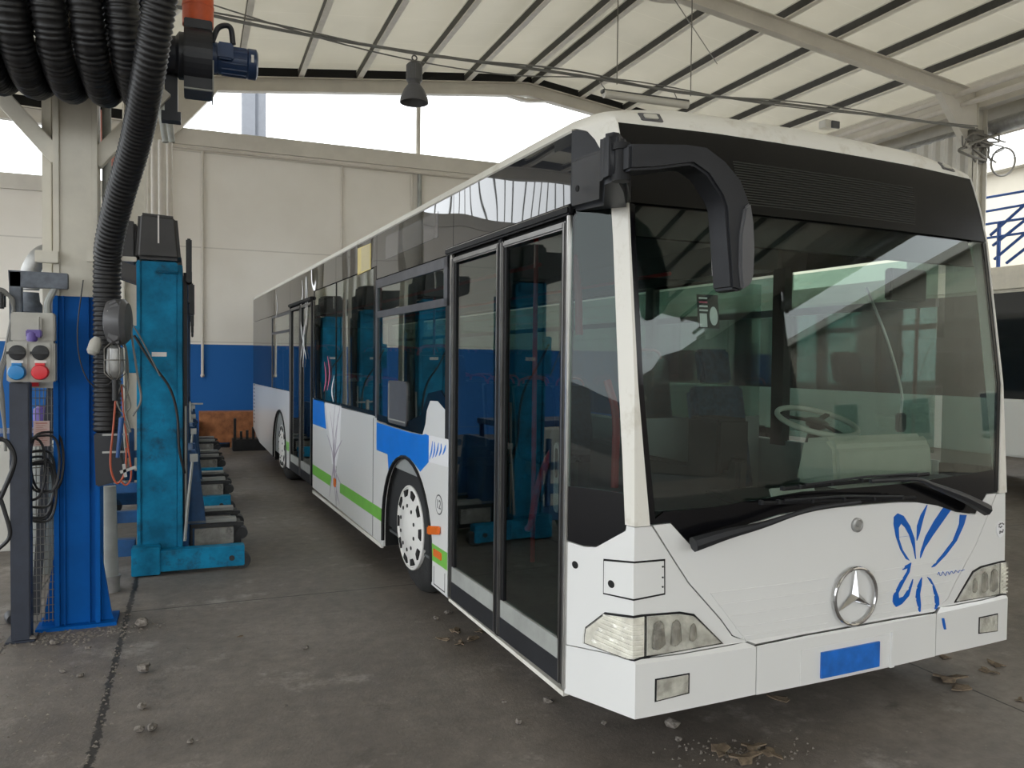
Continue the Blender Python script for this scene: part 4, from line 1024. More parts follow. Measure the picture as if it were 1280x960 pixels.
# ---- doors on the left side
def door(y0, y1, zb, zt_, name):
    d = bpy.data.objects.new(name, None); COL.objects.link(d); d.parent = bus; MW[d.name] = MW[bus.name].copy()
    d['label'] = 'pair of glazed folding leaves with black and bare metal edging'
    mid = (y0+y1)/2
    for a, b in ((y0+.012, mid-.006), (mid+.006, y1-.012)):
        left('leaf_glass', 'door_glass', R4(a+.055, zb+.2, b-.055, zt_-.07), -.012, .006, d)
        for (p, q) in ((a+.004, a+.034), (b-.034, b-.004)):
            mb = MB(); mb.box((-1.288, p, zb), (-1.255, q, zt_-.02)); mb.build('leaf_stile', 'alu_dark', d, bevel=.008)
        for (p, q) in ((a+.030, a+.062), (b-.062, b-.030)):
            mb = MB(); mb.box((-1.272, p, zb+.1), (-1.25, q, zt_-.03)); mb.build('glass_gasket', 'black_rubber', d, smooth=False)
        mb = MB(); mb.box((-1.284, a+.03, zt_-.055), (-1.255, b-.03, zt_-.02)); mb.build('leaf_top_rail', 'alu_dark', d, bevel=.008)
        mb = MB(); mb.box((-1.276, a+.03, zb+.105), (-1.255, b-.03, zb+.20)); mb.build('kick_strip', 'galv_dull', d, smooth=False)
        mb = MB(); mb.box((-1.278, a+.03, zb-.005), (-1.255, b-.03, zb+.105)); mb.build('kick_panel', 'black_plastic', d, smooth=False)
    for (p, q) in ((y0-.012, y0+.016), (y1-.016, y1+.014), (mid-.022, mid+.022)):
        mb = MB(); mb.box((-1.283, p, zb-.01), (-1.25, q, zt_)); mb.build('door_rubber', 'black_rubber', d, bevel=.006)
    return d
d1 = door(.475, 2.005, .235, 2.415, 'front_door')
mb = MB(); mb.box((-1.30, .44, 2.415), (-1.262, 2.07, 2.462)); mb.build('door_rain_rail', 'black_rubber', bus, bevel=.01)
mb = MB(); mb.cyl((-1.292, .45, 2.452), (-1.292, 2.06, 2.452), .006, n=8); mb.build('rain_rail_trim', 'alu', bus)
mb = MB(); mb.box((-1.288, .452, .22), (-1.262, .478, 2.42)); mb.build('door_edge_strip', 'alu', bus, bevel=.006)
mb = MB(); mb.box((-1.287, 1.987, .22), (-1.262, 2.008, 2.42)); mb.build('door_edge_strip', 'alu', bus, bevel=.005)
# inside door opener with a slotted grey handle plate
mb = MB(); mb.prism(rpoly(.53, .93, .70, 1.42, .06), 0, -1.245, -1.225); hp = mb.build('door_lock_panel', 'black_plastic', bus, smooth=False)
mb = MB(); mb.prism(rpoly(.575, 1.02, .635, 1.36, .029, 6), 0, -1.257, -1.246); mb.build('handle_plate', 'galv', hp, bevel=.004)
mb = MB(); mb.prism(rpoly(.592, 1.19, .618, 1.33, .012, 5), 0, -1.259, -1.252); mb.build('handle_slot', 'dark_hollow', hp)
d2 = door(6.60, 8.12, .28, 2.44, 'middle_door')
mb = MB(); mb.box((-1.305, 6.56, 2.435), (-1.262, 8.14, 2.475)); mb.build('door_rain_rail', 'black_rubber', bus, bevel=.008)

# ---- right side skin (seen through the glass)
sr = [(.47, .23)]+[(FW-.6, .23)]+[(FW-.6*cos(pi*k/14), .415+.6*sin(pi*k/14)) for k in range(15)]+[(FW+.6, .23), (RW-.6, .25)]+[(RW-.6*cos(pi*k/14), .42+.6*sin(pi*k/14)) for k in range(15)]+[(RW+.6, .26), (11.2, .33), (12.08, .52), (12.08, 1.24), (.47, 1.18)]
right('side_panel_right', 'bus_white', sr, 0, .02)
right('roof_side_band', 'side_band', R4(.47, 2.42, 12.08, 2.79), 0, .02)
ys = [.47, 1.75, 3.4, 5.1, 6.8, 8.5, 10.2, 12.08]
for a, b in zip(ys, ys[1:]):
    w = right('side_window_pane', 'side_glass', R4(a+.04, 1.22, b-.04, 2.40), -.004, .006)
    mb = MB(); mb.box((1.20, b-.06, 1.15), (1.27, b+.06, 2.45)); mb.build('window_post', 'interior_dark', bus, smooth=False)
mb = MB(); mb.box((1.24, .5, 2.10), (1.272, 12, 2.15)); mb.build('window_rail', 'frame_grey', bus, smooth=False)
# rear wall
mb = MB(); mb.box((-1.27, 12.06, .5), (1.27, 12.10, 1.5)); mb.box((-1.27, 12.06, 2.35), (1.27, 12.10, 2.80)); mb.box((-1.27, 12.06, 1.5), (-1.05, 12.10, 2.35)); mb.box((1.05, 12.06, 1.5), (1.27, 12.10, 2.35)); mb.build('rear_wall', 'bus_white', bus, smooth=False)
mb = MB(); mb.box((-1.05, 12.07, 1.5), (1.05, 12.08, 2.35)); mb.build('rear_window', 'bus2_glass', bus, smooth=False)
# chassis underside
mb = MB(); mb.box((-1.2, 3.6, .26), (1.2, 8.4, .33)); mb.box((-.7, .2, .28), (.7, 3.6, .33)); mb.box((-1.2, .5, .28), (1.2, 2.3, .33)); mb.box((-.7, 8.4, .3), (.7, 12, .4)); mb.box((-1.2, 9.65, .4), (1.2, 12., .5)); mb.build('chassis_floor', 'dark_hollow', bus, smooth=False)

# ---- wheels
def bus_wheel(y, s):
    xo = s*1.235
    mb = MB(); mb.lathe((xo, y, .49), (-s, 0, 0), [(.02, .30), (.025, .34), (.035, .39), (.05, .44), (.075, .475), (.11, .488), (.28, .488), (.31, .45), (.31, .31)], 48)
    w = mb.build('wheel', 'tyre', bus)
    # hub cover: dished disc with window slots and holes
    mb = MB(); mb.lathe((xo, y, .49), (s, 0, 0), [(-.06, .315), (.002, .315), (.010, .308), (.012, .30), (.0, .295), (.006, .25), (.022, .20), (.026, .12), (.034, .10), (.038, .05), (.038, .002)], 48)
    c = mb.build('hub_cover', 'wheel_white', w)
    for k in range(10):
        a = 2*pi*k/10; mb = MB(); q = []
        for (rr, da) in ((.235, -.13), (.285, -.15), (.285, .15), (.235, .13)): q.append((y+rr*cos(a+da), .49+rr*sin(a+da)))
        mb.prism(q, 0, xo+s*.002, xo+s*.0155); mb.build('hub_slot', 'dark_hollow', c, smooth=False)
    for k in range(10):
        a = 2*pi*(k+.5)/10; mb = MB(); mb.cyl((xo+s*.015, y+.165*cos(a), .49+.165*sin(a)), (xo+s*.0285, y+.165*cos(a), .49+.165*sin(a)), .0145, n=10); mb.build('nut_hole', 'dark_hollow', c)
    mb = MB()
    for k in range(5):
        a = 2*pi*k/5; mb.torus((xo+s*.028, y, .49), (1, 0, 0), .06+.0, .004, 30, 6) if k == 0 else None
    mb.build('hub_ring', 'wheel_white', c)
for y in (FW, RW):
    for s in (-1, 1): bus_wheel(y, s)

# ---- interior
mb = MB(); mb.box((-1.22, 2.32, .34), (1.22, 3.58, .36)); mb.box((-1.22, .5, .34), (1.22, 2.3, .365)); mb.box((-1.22, 3.6, .34), (1.22, 12., .365)); mb.build('passenger_floor', 'bus_floor', bus, smooth=False)
mb = MB(); mb.box((-1.23, .45, 2.62), (1.23, 12., 2.66)); mb.build('interior_ceiling', 'seat_shell', bus, smooth=False)
for s in (-1, 1):
    mb = MB(); mb.prism([(s*1.235, 2.44), (s*1.235, 2.62), (s*.80, 2.62), (s*1.02, 2.44)], 1, 2.1 if s < 0 else 1.8, 12.); mb.build('ceiling_duct', 'seat_shell', bus, smooth=False)
    mb = MB()
    if s < 0:
        mb.box((-1.245, 3.6, .36), (-1.235, 6.5, 1.24)); mb.box((-1.245, 8.2, .36), (-1.235, 12, 1.26)); mb.box((-1.25, 2.06, .9), (-1.24, 3.7, 1.2))
    else: mb.box((1.235, .5, .36), (1.245, 12, 1.18))
    mb.build('inner_lining', 'interior_grey', bus, smooth=False)
    for yc in (FW, RW):
        mb = MB(); mb.box((s*1.23 if s < 0 else .68, yc-.64, .36), (-.68 if s < 0 else 1.23, yc+.64, 1.05)); mb.build('wheel_box', 'interior_dark', bus, bevel=.03)
mb = MB(); mb.box((-1.2, 11.0, .36), (1.2, 12.0, 1.1)); mb.build('engine_bench', 'interior_dark', bus, smooth=False)
# dashboard
mb = MB(); mb.prism([(.06, .55), (.10, .98), (.16, 1.06), (.55, 1.09), (.70, 1.00), (.62, .40), (.3, .36)], 0, -.42, 1.20); ds = mb.build('dashboard', 'interior_dark', bus, smooth=False, bevel=.02)
mb = MB(); mb.prism([(.06, .55), (.10, .96), (.16, 1.02), (.42, 1.03), (.45, .9), (.40, .36)], 0, -1.10, -.43); mb.build('dash_shelf', 'interior_dark', bus, smooth=False)
mb = MB(); mb.prism([(.34, 1.08), (.36, 1.30), (.42, 1.355), (.60, 1.33), (.66, 1.08)], 0, .30, 1.06); mb.build('instrument_cowl', 'beige_plastic', ds, bevel=.025)
mb = MB(); mb.prism([(.16, 1.07), (.18, 1.12), (.34, 1.13), (.36, 1.07)], 0, .78, 1.12); mb.build('cowl_box', 'interior_dark', ds, bevel=.02)
mb = MB(); mb.box((-.26, .22, 1.055), (.02, .235, 1.135), Matrix.Rotation(radians(-25), 3, 'X')); mb.build('paper_card', 'paper', ds, smooth=False)
cw = Vector((.66, .84, 1.40)); axn = Vector((0, -.30, .95)).normalized()
mb = MB(); mb.torus(cw, axn, .235, .017, 48, 10); swh = mb.build('steering_wheel', 'beige_plastic', bus)
mb = MB(); mb.cyl(cw, cw-axn*.32, .035, n=14); mb.lathe(cw-axn*.03, axn, [(0, .06), (.03, .07), (.04, .05)], 20)
t1 = axn.cross(Vector((1, 0, 0))).normalized()
for k in range(3):
    a = 2*pi*k/3+.5; d = Vector((1, 0, 0))*cos(a)+t1*sin(a); mb.bar(cw, cw+d*.225, .03, .012, axn)
mb.build('steering_spokes', 'black_plastic', swh)
# driver seat and cab wall
mb = MB(); mb.box((.38, 1.15, .75), (.86, 1.62, .88)); mb.box((.40, 1.25, .36), (.84, 1.55, .75)); ds_ = mb.build('driver_seat', 'seat_shell', bus, bevel=.03)
mb = MB(); mb.prism([(1.56, .86), (1.68, .88), (1.80, 1.55), (1.70, 1.60)], 0, .39, .85); mb.build('seat_back', 'seat_blue', ds_, bevel=.03)
mb = MB(); mb.prism([(1.70, 1.61), (1.79, 1.61), (1.83, 1.84), (1.75, 1.85)], 0, .49, .75); mb.build('head_rest', 'seat_blue', ds_, bevel=.02)
mb = MB(); mb.box((.10, 1.95, .36), (1.22, 1.98, 1.35)); mb.build('cab_wall', 'interior_grey', bus, smooth=False)
mb = MB(); mb.box((.10, 1.955, 1.35), (1.22, 1.97, 2.35)); mb.build('cab_wall_glass', 'side_glass', bus, smooth=False)
mb = MB(); mb.box((.02, .85, .36), (.08, 1.95, 1.12)); mb.box((.02, .80, .36), (.10, .9, 1.2)); mb.build('cab_door', 'interior_dark', bus, bevel=.02)
mb = MB(); mb.box((.0, .95, 1.08), (.24, 1.25, 1.42)); mb.build('ticket_machine', 'interior_dark', bus, bevel=.02)
# vertical light grey post behind the windscreen, monitor, cables
mb = MB(); mb.tube(smoothpath([(.80, .62, 2.2), (.86, .52, 1.9), (.94, .48, 1.6), (.93, .47, 1.45)], 8), .008, 6); mb.build('goose_neck', 'galv', bus)
mb = MB(); mb.box((.90, .45, 1.36), (.96, .49, 1.47)); mb.build('microphone', 'grey_plastic', bus, bevel=.01)
mb = MB(); mb.box((.80, .45, 2.12), (1.10, .50, 2.30)); mb.build('sun_visor_box', 'interior_dark', bus, bevel=.01)
# small notice stuck inside the glass
nb = front('notice_sticker', 'dark_metal', R4(-.86, 1.90, -.745, 2.05), -.012, .002)
front('notice_field', 'white_decal', [(-.775+.022*cos(k*pi/8), 1.955+.042*sin(k*pi/8)) for k in range(16)], -.010, .001, nb)
front('notice_field', 'white_decal', R4(-.85, 1.905, -.812, 1.965), -.010, .001, nb)
for i in range(4): front('notice_field', 'white_decal' if i != 2 else 'pink_decal', R4(-.85, 1.975+.018*i, -.805, 1.983+.018*i), -.010, .001, nb)
# hand rails
def pole(pts, r=.017, m='red_pole', n=8): 
    mb = MB(); mb.tube(smoothpath(pts, n), r, 10); return mb.build('grab_pole', m, bus)
pole([(-.62, 2.12, .36), (-.62, 2.12, 1.4), (-.62, 2.12, 2.60)])
pole([(-.60, 3.72, .36), (-.60, 3.72, 1.4), (-.60, 3.72, 2.60)])
pole([(-.52, 6.4, .36), (-.52, 6.4, 1.4), (-.52, 6.4, 2.60)]); pole([(-.52, 8.3, .36), (-.52, 8.3, 1.4), (-.52, 8.3, 2.60)])
pole([(.5, 5.0, .36), (.5, 5.0, 1.4), (.5, 5.0, 2.60)]); pole([(.5, 7.4, .36), (.5, 7.4, 1.4), (.5, 7.4, 2.60)])
for s in (-1, 1): pole([(s*.55, 2.2, 2.42), (s*.55, 6, 2.42), (s*.55, 11.5, 2.42)], .016)
pole([(-1.17, .72, 1.36), (-1.17, .86, 1.24), (-1.17, .98, 1.06), (-1.17, 1.04, .88), (-1.16, 1.10, .84)], .020)
pole([(-1.0, .62, .40), (-1.0, .62, .90), (-1.05, .66, .92)], .020)
pole([(-1.12, .30, 1.18), (-1.12, .30, 1.5), (-1.13, .36, 1.66)], .018)
pole([(-.80, 1.2, 1.9), (-.81, 1.2, 2.15), (-.84, 1.2, 2.35)], .022)
# passenger seats
mb = MB(); mb.box((-.215, -.22, .40), (.215, .22, .47)); seat = mb.build('passenger_seat', 'seat_blue', bus, bevel=.02)
mb = MB(); mb.prism([(.20, .42), (.25, .42), (.37, 1.12), (.32, 1.14)], 0, -.215, .215); mb.build('seat_back', 'seat_blue', seat, bevel=.018)
mb = MB(); mb.prism([(.252, .40), (.272, .40), (.395, 1.13), (.372, 1.14)], 0, -.222, .222); mb.build('back_shell', 'seat_shell', seat, bevel=.006)
mb = MB(); mb.box((-.04, -.1, .0), (.04, .1, .40)); mb.build('pedestal', 'seat_shell', seat, smooth=False)
mb = MB(); mb.tube(smoothpath([(-.17, .36, 1.10), (-.12, .37, 1.20), (.12, .37, 1.20), (.17, .36, 1.10)], 6), .013, 8); mb.build('top_grip', 'red_pole', seat)
spots = []
for y in (2.75,): spots += [(-.97, y, 1.05-.40), (.97, y, 1.05-.40)]
for y in (4.2, 5.0, 5.8): spots += [(-1.0, y, .365), (.58, y, .365), (1.02, y, .365)]
for y in (6.6, 7.4): spots += [(.58, y, .365), (1.02, y, .365)]
for y in (8.75, 9.55, 10.35): spots += [(-1.0, y, .75), (-.56, y, .75), (.56, y, .75), (1.0, y, .75)]
for i, p in enumerate(spots):
    o = seat if i == 0 else copy_tree(seat, bus)
    o.location = p

# ---- mirror arm on the left front corner
MP = [(-1.178, 2.573), (-1.082, 2.573), (-.992, 2.53), (-.914, 2.466), (-.859, 2.364), (-.843, 2.243), (-.848, 2.114), (-.872, 2.055), (-.912, 2.028), (-.956, 2.038), (-.962, 2.108), (-.977, 2.233), (-.991, 2.352), (-1.012, 2.394), (-1.08, 2.468), (-1.15, 2.500), (-1.213, 2.487), (-1.323, 2.463), (-1.437, 2.447), (-1.437, 2.544)]
def cyl_poly(cx, cz, r, n=10): return [(cx+r*cos(2*pi*k/n), cz+r*sin(2*pi*k/n)) for k in range(n)]
# hinge block, arm and drooping housing
def shiftp(p, dx, dz): return [(x+dx, z+dz) for x, z in p]
ma = MB(); ma.prism(MP, 1, -.27, -.15); arm = ma.build('mirror_housing', 'black_plastic', bus, bevel=.010, seg=2, ang=50)
ma = MB(); ma.prism([(-.853, 2.10), (-.865, 2.06), (-.912, 2.035), (-.925, 2.12), (-.925, 2.25), (-.905, 2.36), (-.875, 2.38), (-.858, 2.30), (-.850, 2.2)], 1, -.283, -.262); ma.build('housing_side_cheek', 'grey_plastic', arm, bevel=.008)
ma = MB(); ma.prism([(-.955, 2.10), (-.965, 2.30), (-.93, 2.34), (-.885, 2.28), (-.88, 2.08)], 1, -.152, -.147); ma.build('mirror_glass', 'chrome', arm, smooth=False)
ma = MB(); ma.cyl((-1.43, -.20, 2.43), (-1.43, -.20, 2.55), .026, n=18); ma.cyl((-1.43, -.20, 2.42), (-1.43, -.20, 2.445), .034, n=18); ma.cyl((-1.43, -.20, 2.535), (-1.43, -.20, 2.56), .034, n=18); ma.box((-1.43, -.24, 2.47), (-1.36, -.17, 2.52)); ma.build('hinge_barrel', 'black_rubber', bus)
ma = MB()   # bracket from the body corner out to the hinge, top view prism with sloping underside
vt = [(-1.29, .44), (-1.33, .12), (-1.48, -.13), (-1.47, -.20), (-1.42, -.20), (-1.33, -.10), (-1.16, .14), (-1.17, .44)]
top = [(x, y, ip(y, [-.24, .44], [2.60, 2.665])) for x, y in vt]
bot = [(x, y, ip(y, [-.24, -.10, .10, .42], [2.43, 2.41, 2.40, 2.43])) for x, y in vt]
n = len(vt); ma.add(top+bot, [tuple(range(n)), tuple(range(n, 2*n))[::-1]]+[(i, n+i, n+(i+1) % n, (i+1) % n) for i in range(n)])
br = ma.build('mirror_bracket', 'black_plastic', bus, bevel=.02, seg=3, ang=50)
ma = MB(); ma.cyl((-1.33, .30, 2.50), (-1.335, .30, 2.50), .014, n=10); ma.build('bracket_screw', 'dark_hollow', br)
# ---- wipers
def wiper(blade, armp, w=.03):
    B_ = [SF(u, z)+Vector((0, -.045, 0)) for u, z in blade]
    mb = MB(); mb.tube(B_, .009, 6); root_ = mb.build('wiper', 'black_rubber', bus)
    mb = MB()
    for k in range(6):
        i = min(len(B_)-1, int(k*len(B_)/6)); mb.box(B_[i]+Vector((-.007, -.010, -.006)), B_[i]+Vector((.007, .008, .013)))
    mb.tube([B_[0]+(B_[-1]-B_[0])*.12+Vector((0, -.02, .012)), B_[0]+(B_[-1]-B_[0])*.5+Vector((0, -.03, .024)), B_[0]+(B_[-1]-B_[0])*.88+Vector((0, -.02, .012))], .006, 6)
    mb.build('blade_carrier', 'black_plastic', root_)
    A_ = smoothpath([SF(u, z)+Vector((0, -.06-o, 0)) for u, z, o in armp], 8); mb = MB()
    n_ = len(A_)
    mb.tube(A_, .02, 8, rf=lambda i: .011+.022*max(0, (i/(n_-1)-.35)/.65)); mb.build('wiper_arm', 'black_plastic', root_)
    return root_
wiper([(-.470+.0958*i, 1.188+.002*i) for i in range(11)], [(.02, 1.205, .03), (.333, 1.195, .03), (.474, 1.155, .02), (.70, 1.083, .02), (.909, 1.004, .01)])
wiper([(-.592+.0974*i, 1.133-.0035*i) for i in range(11)], [(-.051, 1.111, .03), (-.351, 1.097, .03), (-.62, 1.045, .02), (-.80, 1.02, .02), (-.963, .985, .01)])
# ================================================================== MOBILE COLUMN LIFTS
def make_lift():
    Y = 6.86
    root = thing('column_lift', 'teal mobile column lift with black cap, nearest the front column', 'lift', (-.25, 7.1, 0))
    B = lambda name, m, boxes, par=root, bv=.006, **k: [mb.build(name, m, par, world=True, bevel=bv, **k) for mb in [MB()] for _ in [[mb.box(*b) for b in boxes]]][0]
    mast = B('mast', 'lift_teal', [((-.385, 7.00, .10), (-.115, 7.05, 2.52)), ((-.415, 6.985, .10), (-.385, 7.36, 2.52)), ((-.115, 6.985, .10), (-.075, 7.36, 2.50))])
    B('mast_flange', 'lift_blue', [((-.075, 7.30, .10), (-.035, 7.38, 2.40)), ((-.41, 7.33, .10), (-.08, 7.36, 2.4))], mast)
    B('mast_lip', 'lift_teal', [((-.27, 6.955, 2.43), (-.10, 6.99, 2.505))], mast, .012)
    B('white_label', 'paper', [((-.305, 6.996, 1.755), (-.195, 7.001, 1.79))], mast, 0)
    B('guide_rod', 'galv_dull', [((-.06, 7.02, .25), (-.045, 7.035, 1.35))], mast, 0)
    B('screw_shaft', 'dark_metal', [((-.07, 7.10, .3), (-.04, 7.28, 2.45))], mast, 0)
    # cap: tapered front box and the wider motor cover reaching left
    mb = MB(); mb.prism([(-.42, 2.53), (-.085, 2.53), (-.115, 2.885), (-.40, 2.90)], 1, 6.95, 7.36); cap = mb.build('motor_cap', 'lift_cap', root, world=True, bevel=.03, seg=3)
    mb = MB(); mb.prism([(-.80, 2.63), (-.42, 2.50), (-.42, 2.84), (-.80, 2.86)], 1, 7.06, 7.34); mb.build('motor_cover', 'lift_cap', cap, world=True, bevel=.02)
    B('paint_streak', 'paper', [((-.258, 6.945, 2.66), (-.246, 6.951, 2.88))], cap, 0)
    B('switch_box', 'dark_metal', [((-.05, 7.0, 2.36), (-.005, 7.2, 2.72)), ((-.02, 7.05, 2.1), (.015, 7.2, 2.36))], cap, .01)
    # control box at left of the mast
    B('control_box', 'lift_teal', [((-.50, 7.02, 1.62), (-.40, 7.2, 2.0))], mast, .01)
    # base
    leg = B('leg', 'lift_teal', [((-.45, 6.86, .012), (-.24, 7.0, .235)), ((-.24, 6.875, .03), (.40, 6.985, .20))])
    mb = MB(); mb.cyl((.385, 6.89, .07), (.385, 6.97, .07), .065, n=18); mb.build('roller', 'dark_metal', leg, world=True)
    mb = MB(); mb.cyl((.30, 6.862, .10), (.30, 6.88, .10), .022, n=12); mb.build('bolt', 'dark_metal', leg, world=True)
    leg = B('leg', 'lift_blue', [((-.45, 8.05, .012), (-.24, 8.2, .2)), ((-.24, 8.07, .03), (.36, 8.18, .17))])
    mb = MB(); mb.cyl((.36, 8.08, .07), (.36, 8.16, .07), .065, n=18); mb.build('roller', 'dark_metal', leg, world=True)
    B('base_crossbar', 'lift_blue', [((-.44, 7.0, .05), (-.30, 8.1, .16))])
    # carriage with two forks carrying grey blocks
    car = B('carriage', 'lift_blue', [((-.06, 7.36, .12), (.0, 8.0, .95))])
    for yg in (7.36, 7.92):
        mb = MB(); mb.prism([(-.03, .95), (.02, .95), (.11, .30), (.11, .12), (-.03, .12)], 1, yg, yg+.06); mb.build('carriage_gusset', 'lift_blue', car, world=True, smooth=False)
    for y in (7.34, 7.90):
        fk = B('fork', 'dark_metal', [((-.02, y, .08), (.40, y+.06, .12)), ((-.02, y, .27), (.42, y+.06, .30)), ((-.02, y, .08), (.0, y+.06, .30)), ((.0, y+.05, .08), (.40, y+.26, .29))])
        B('fork_block', 'cement_grey', [((.015, y-.004, .12), (.335, y+.05, .265))], fk, .004)
        B('fork_top_bar', 'galv_dull', [((-.05, y+.02, .305), (.36, y+.16, .335))], fk, .004)
        mb = MB(); mb.cyl((.405, y+.02, .2), (.405, y+.14, .2), .05, n=16); mb.build('fork_wheel', 'dark_metal', fk, world=True)
    # steering wheels and bars on the far side
    B('side_bar', 'lift_blue', [((-.78, 7.25, .62), (-.42, 7.31, .70)), ((-.80, 7.3, .36), (-.42, 7.36, .46)), ((-.86, 7.2, .10), (-.44, 7.3, .24)), ((-.66, 7.25, .24), (-.61, 7.3, .95))])
    mb = MB(); mb.cyl((-.82, 7.2, .09), (-.82, 7.27, .09), .09, n=20); mb.build('castor', 'dark_metal', root, world=True)
    mb = MB(); mb.tube(smoothpath([(-.43, 6.96, 1.92), (-.30, 6.95, 1.70), (-.17, 6.95, 1.50), (-.115, 6.96, 1.28), (-.10, 6.97, 1.0), (-.06, 7.0, .8)], 8), .011, 6); mb.build('control_cable', 'cable_black', root, world=True)
    mb = MB(); mb.tube([(-.06, 6.965, .25), (-.03, 6.95, .62), (.0, 6.95, .92)], .013, 6); mb.box((.0-.02, 6.93, .9), (.04, 6.97, .96)); mb.build('lock_lever', 'galv_dull', root, world=True)
    return root
lift = make_lift()
labs = ['teal mobile column lift standing second in the row behind the front lift', 'third mobile column lift of the row, nearer the blue painted wall', 'farthest mobile column lift of the row, at the blue painted wall']
for i, dy in enumerate((2.55, 5.0, 7.3)):
    o = copy_tree(lift); o.location.y += dy; o['label'] = labs[i]; o['group'] = 'mobile column lifts'
lift['group'] = 'mobile column lifts'

# hand truck / trolley jack with a T handle in front of the second lift
p = at(240, 614, Z=0)
root = thing('trolley_jack', 'blue trolley jack with tall grey T handle between the lifts', 'jack', p)
mb = MB(); mb.bar(p+Vector((-.02, .1, .18)), p+Vector((-.03, .35, 1.16)), .035); mb.bar(p+Vector((-.17, .35, 1.13)), p+Vector((.14, .35, 1.13)), .022); mb.build('t_handle', 'galv_dull', root, world=True, bevel=.004)
mb = MB(); mb.box(p+Vector((-.1, -.1, .06)), p+Vector((.08, .6, .2))); mb.box(p+Vector((-.05, -.02, .2)), p+Vector((.03, .14, .34))); mb.build('jack_body', 'lift_blue', root, world=True, bevel=.015)
for dx in (-.13, .12):
    for dy in (-.05, .5):
        mb = MB(); mb.cyl(p+Vector((dx-.02, dy, .05)), p+Vector((dx+.02, dy, .05)), .05, n=16); mb.build('castor', 'dark_metal', root, world=True)
# boards and scrap along the end wall
a = at(250, 516, Y=16.9); b = at(316, 552, Y=16.9)
root = thing('plywood_crate', 'stained orange-brown plywood crate against the blue end wall', 'crate', ((a.x+b.x)/2, 16.7, 0))
mb = MB(); mb.box((a.x-.02, 16.45, .10), (b.x+.9, 16.95, .70)); mb.build('crate_box', 'cardboard', root, world=True, smooth=False, bevel=.006)
for x in (a.x+.06, a.x+.55, b.x, b.x+.7):
    mb = MB(); mb.box((x, 16.43, 0), (x+.1, 16.95, .10)); mb.build('skid', 'cardboard', root, world=True, smooth=False)
root = thing('scrap_frame', 'low black steel frame with upright prongs near the bus tail', 'frame', (1.2, 15.9, 0))
mb = MB(); mb.box((.70, 15.75, .0), (1.75, 16.15, .22)); mb.build('frame_bed', 'dark_metal', root, world=True, bevel=.01)
rnd = random.Random(11)
for k in range(9):
    x = .72+.11*k; h = .30+rnd.random()*.16 if k else .62
    mb = MB(); mb.box((x, 15.76, .2), (x+.045, 15.84, h)); mb.build('prong', 'dark_metal', root, world=True, smooth=False)
p = at(255, 510, Y=15.6); mb = MB(); mb.box((-.22, 16.2, 0), (.07, 16.6, .5)); mb.box((-.24, 16.15, .5), (.09, 16.62, .55)); o = mb.build('parts_bin', 'dark_metal', origin=(-.08, 16.4, 0), bevel=.01); tag(o, 'black parts bin at the end wall left of the plywood crate', 'bin')

# ================================================================== EXHAUST HOSES
def corrugated(path, r, pitch=.030, n=16):
    pts = resample(path, pitch/4); mb = MB()
    prof = (0, .55, 1, .55)
    mb.tube(pts, r, n, rf=lambda i: r*(.89+.11*prof[i % 4]))
    return mb
c0 = (4.83, 5.25, 3.72)
Rc = .43; path = []
x_start = -1.28; pitch = .178
for k in range(0, 5*28+15):
    t = 2*pi*k/28; path.append(Vector((x_start+pitch*t/(2*pi), 5.20-Rc*sin(t+.3), 3.735+Rc*cos(t+.3)*1.02)))
root = thing('hose_reel_coils', 'thick black ribbed exhaust hose coiled on the rack above the front column', 'hose', (-.75, 5.2, 4.2))
corrugated(path, .088).build('coiled_hose', 'hose_black', root, world=True, ang=180)
mb = MB(); mb.cyl((-1.5, 5.2, 3.95), (-.2, 5.2, 3.95), .22, n=28); mb.build('reel_drum', 'fan_black', root, world=True)
hp_ = [at(212, -70, Y=4.35), at(200, 0, Y=4.4), at(186, 90, Y=4.6), at(170, 175, Y=5.0), at(150, 245, Y=5.3), at(137, 300, Y=5.5), at(134, 340, Y=5.6), at(134, 420, Y=5.62), at(134, 540, Y=5.62)]
o = corrugated(smoothpath(hp_, 10), .084).build('exhaust_hose', 'hose_black', origin=hp_[0], ang=180); tag(o, 'long black ribbed exhaust hose sweeping down beside the blue column', 'hose')
# nozzle hanging at the end of the hose
e = hp_[-1]; root = thing('hose_nozzle', 'black metal nozzle box at the lower end of the ribbed hose', 'nozzle', e)
mb = MB(); mb.prism([(e.x-.07, e.z), (e.x+.08, e.z), (e.x+.11, e.z-.30), (e.x-.06, e.z-.34)], 1, e.y-.07, e.y+.08); mb.build('nozzle_body', 'fan_black', root, world=True, bevel=.01)
for dz in (-.01, -.12): 
    mb = MB(); mb.bar((e.x-.02, e.y-.085, e.z+dz), (e.x+.13, e.y-.085, e.z+dz), .012); mb.build('nozzle_clamp', 'galv', root, world=True)
# clamp bracket holding the hose to the column
q = at(126, 322, Y=5.62); root = thing('hose_bracket', 'cream bracket clamping the ribbed hose to the column', 'bracket', q)
mb = MB(); mb.box((CX+.08, 5.56, q.z-.035), (CX+.27, 5.60, q.z+.035)); mb.box((CX+.27, 5.56, q.z-.02), (CX+.36, 5.59, q.z+.01)); mb.build('bracket_arm', 'steel_cream', root, world=True, bevel=.004)
mb = MB(); mb.cyl((CX+.22, 5.555, q.z), (CX+.22, 5.545, q.z), .014, n=10); mb.build('bracket_bolt', 'galv_dull', root, world=True)
mb = MB(); mb.box((CX-.22, 5.69, q.z-.04), (CX-.09, 5.73, q.z+.035)); mb.build('pipe_clip', 'steel_cream', root, world=True, bevel=.004)
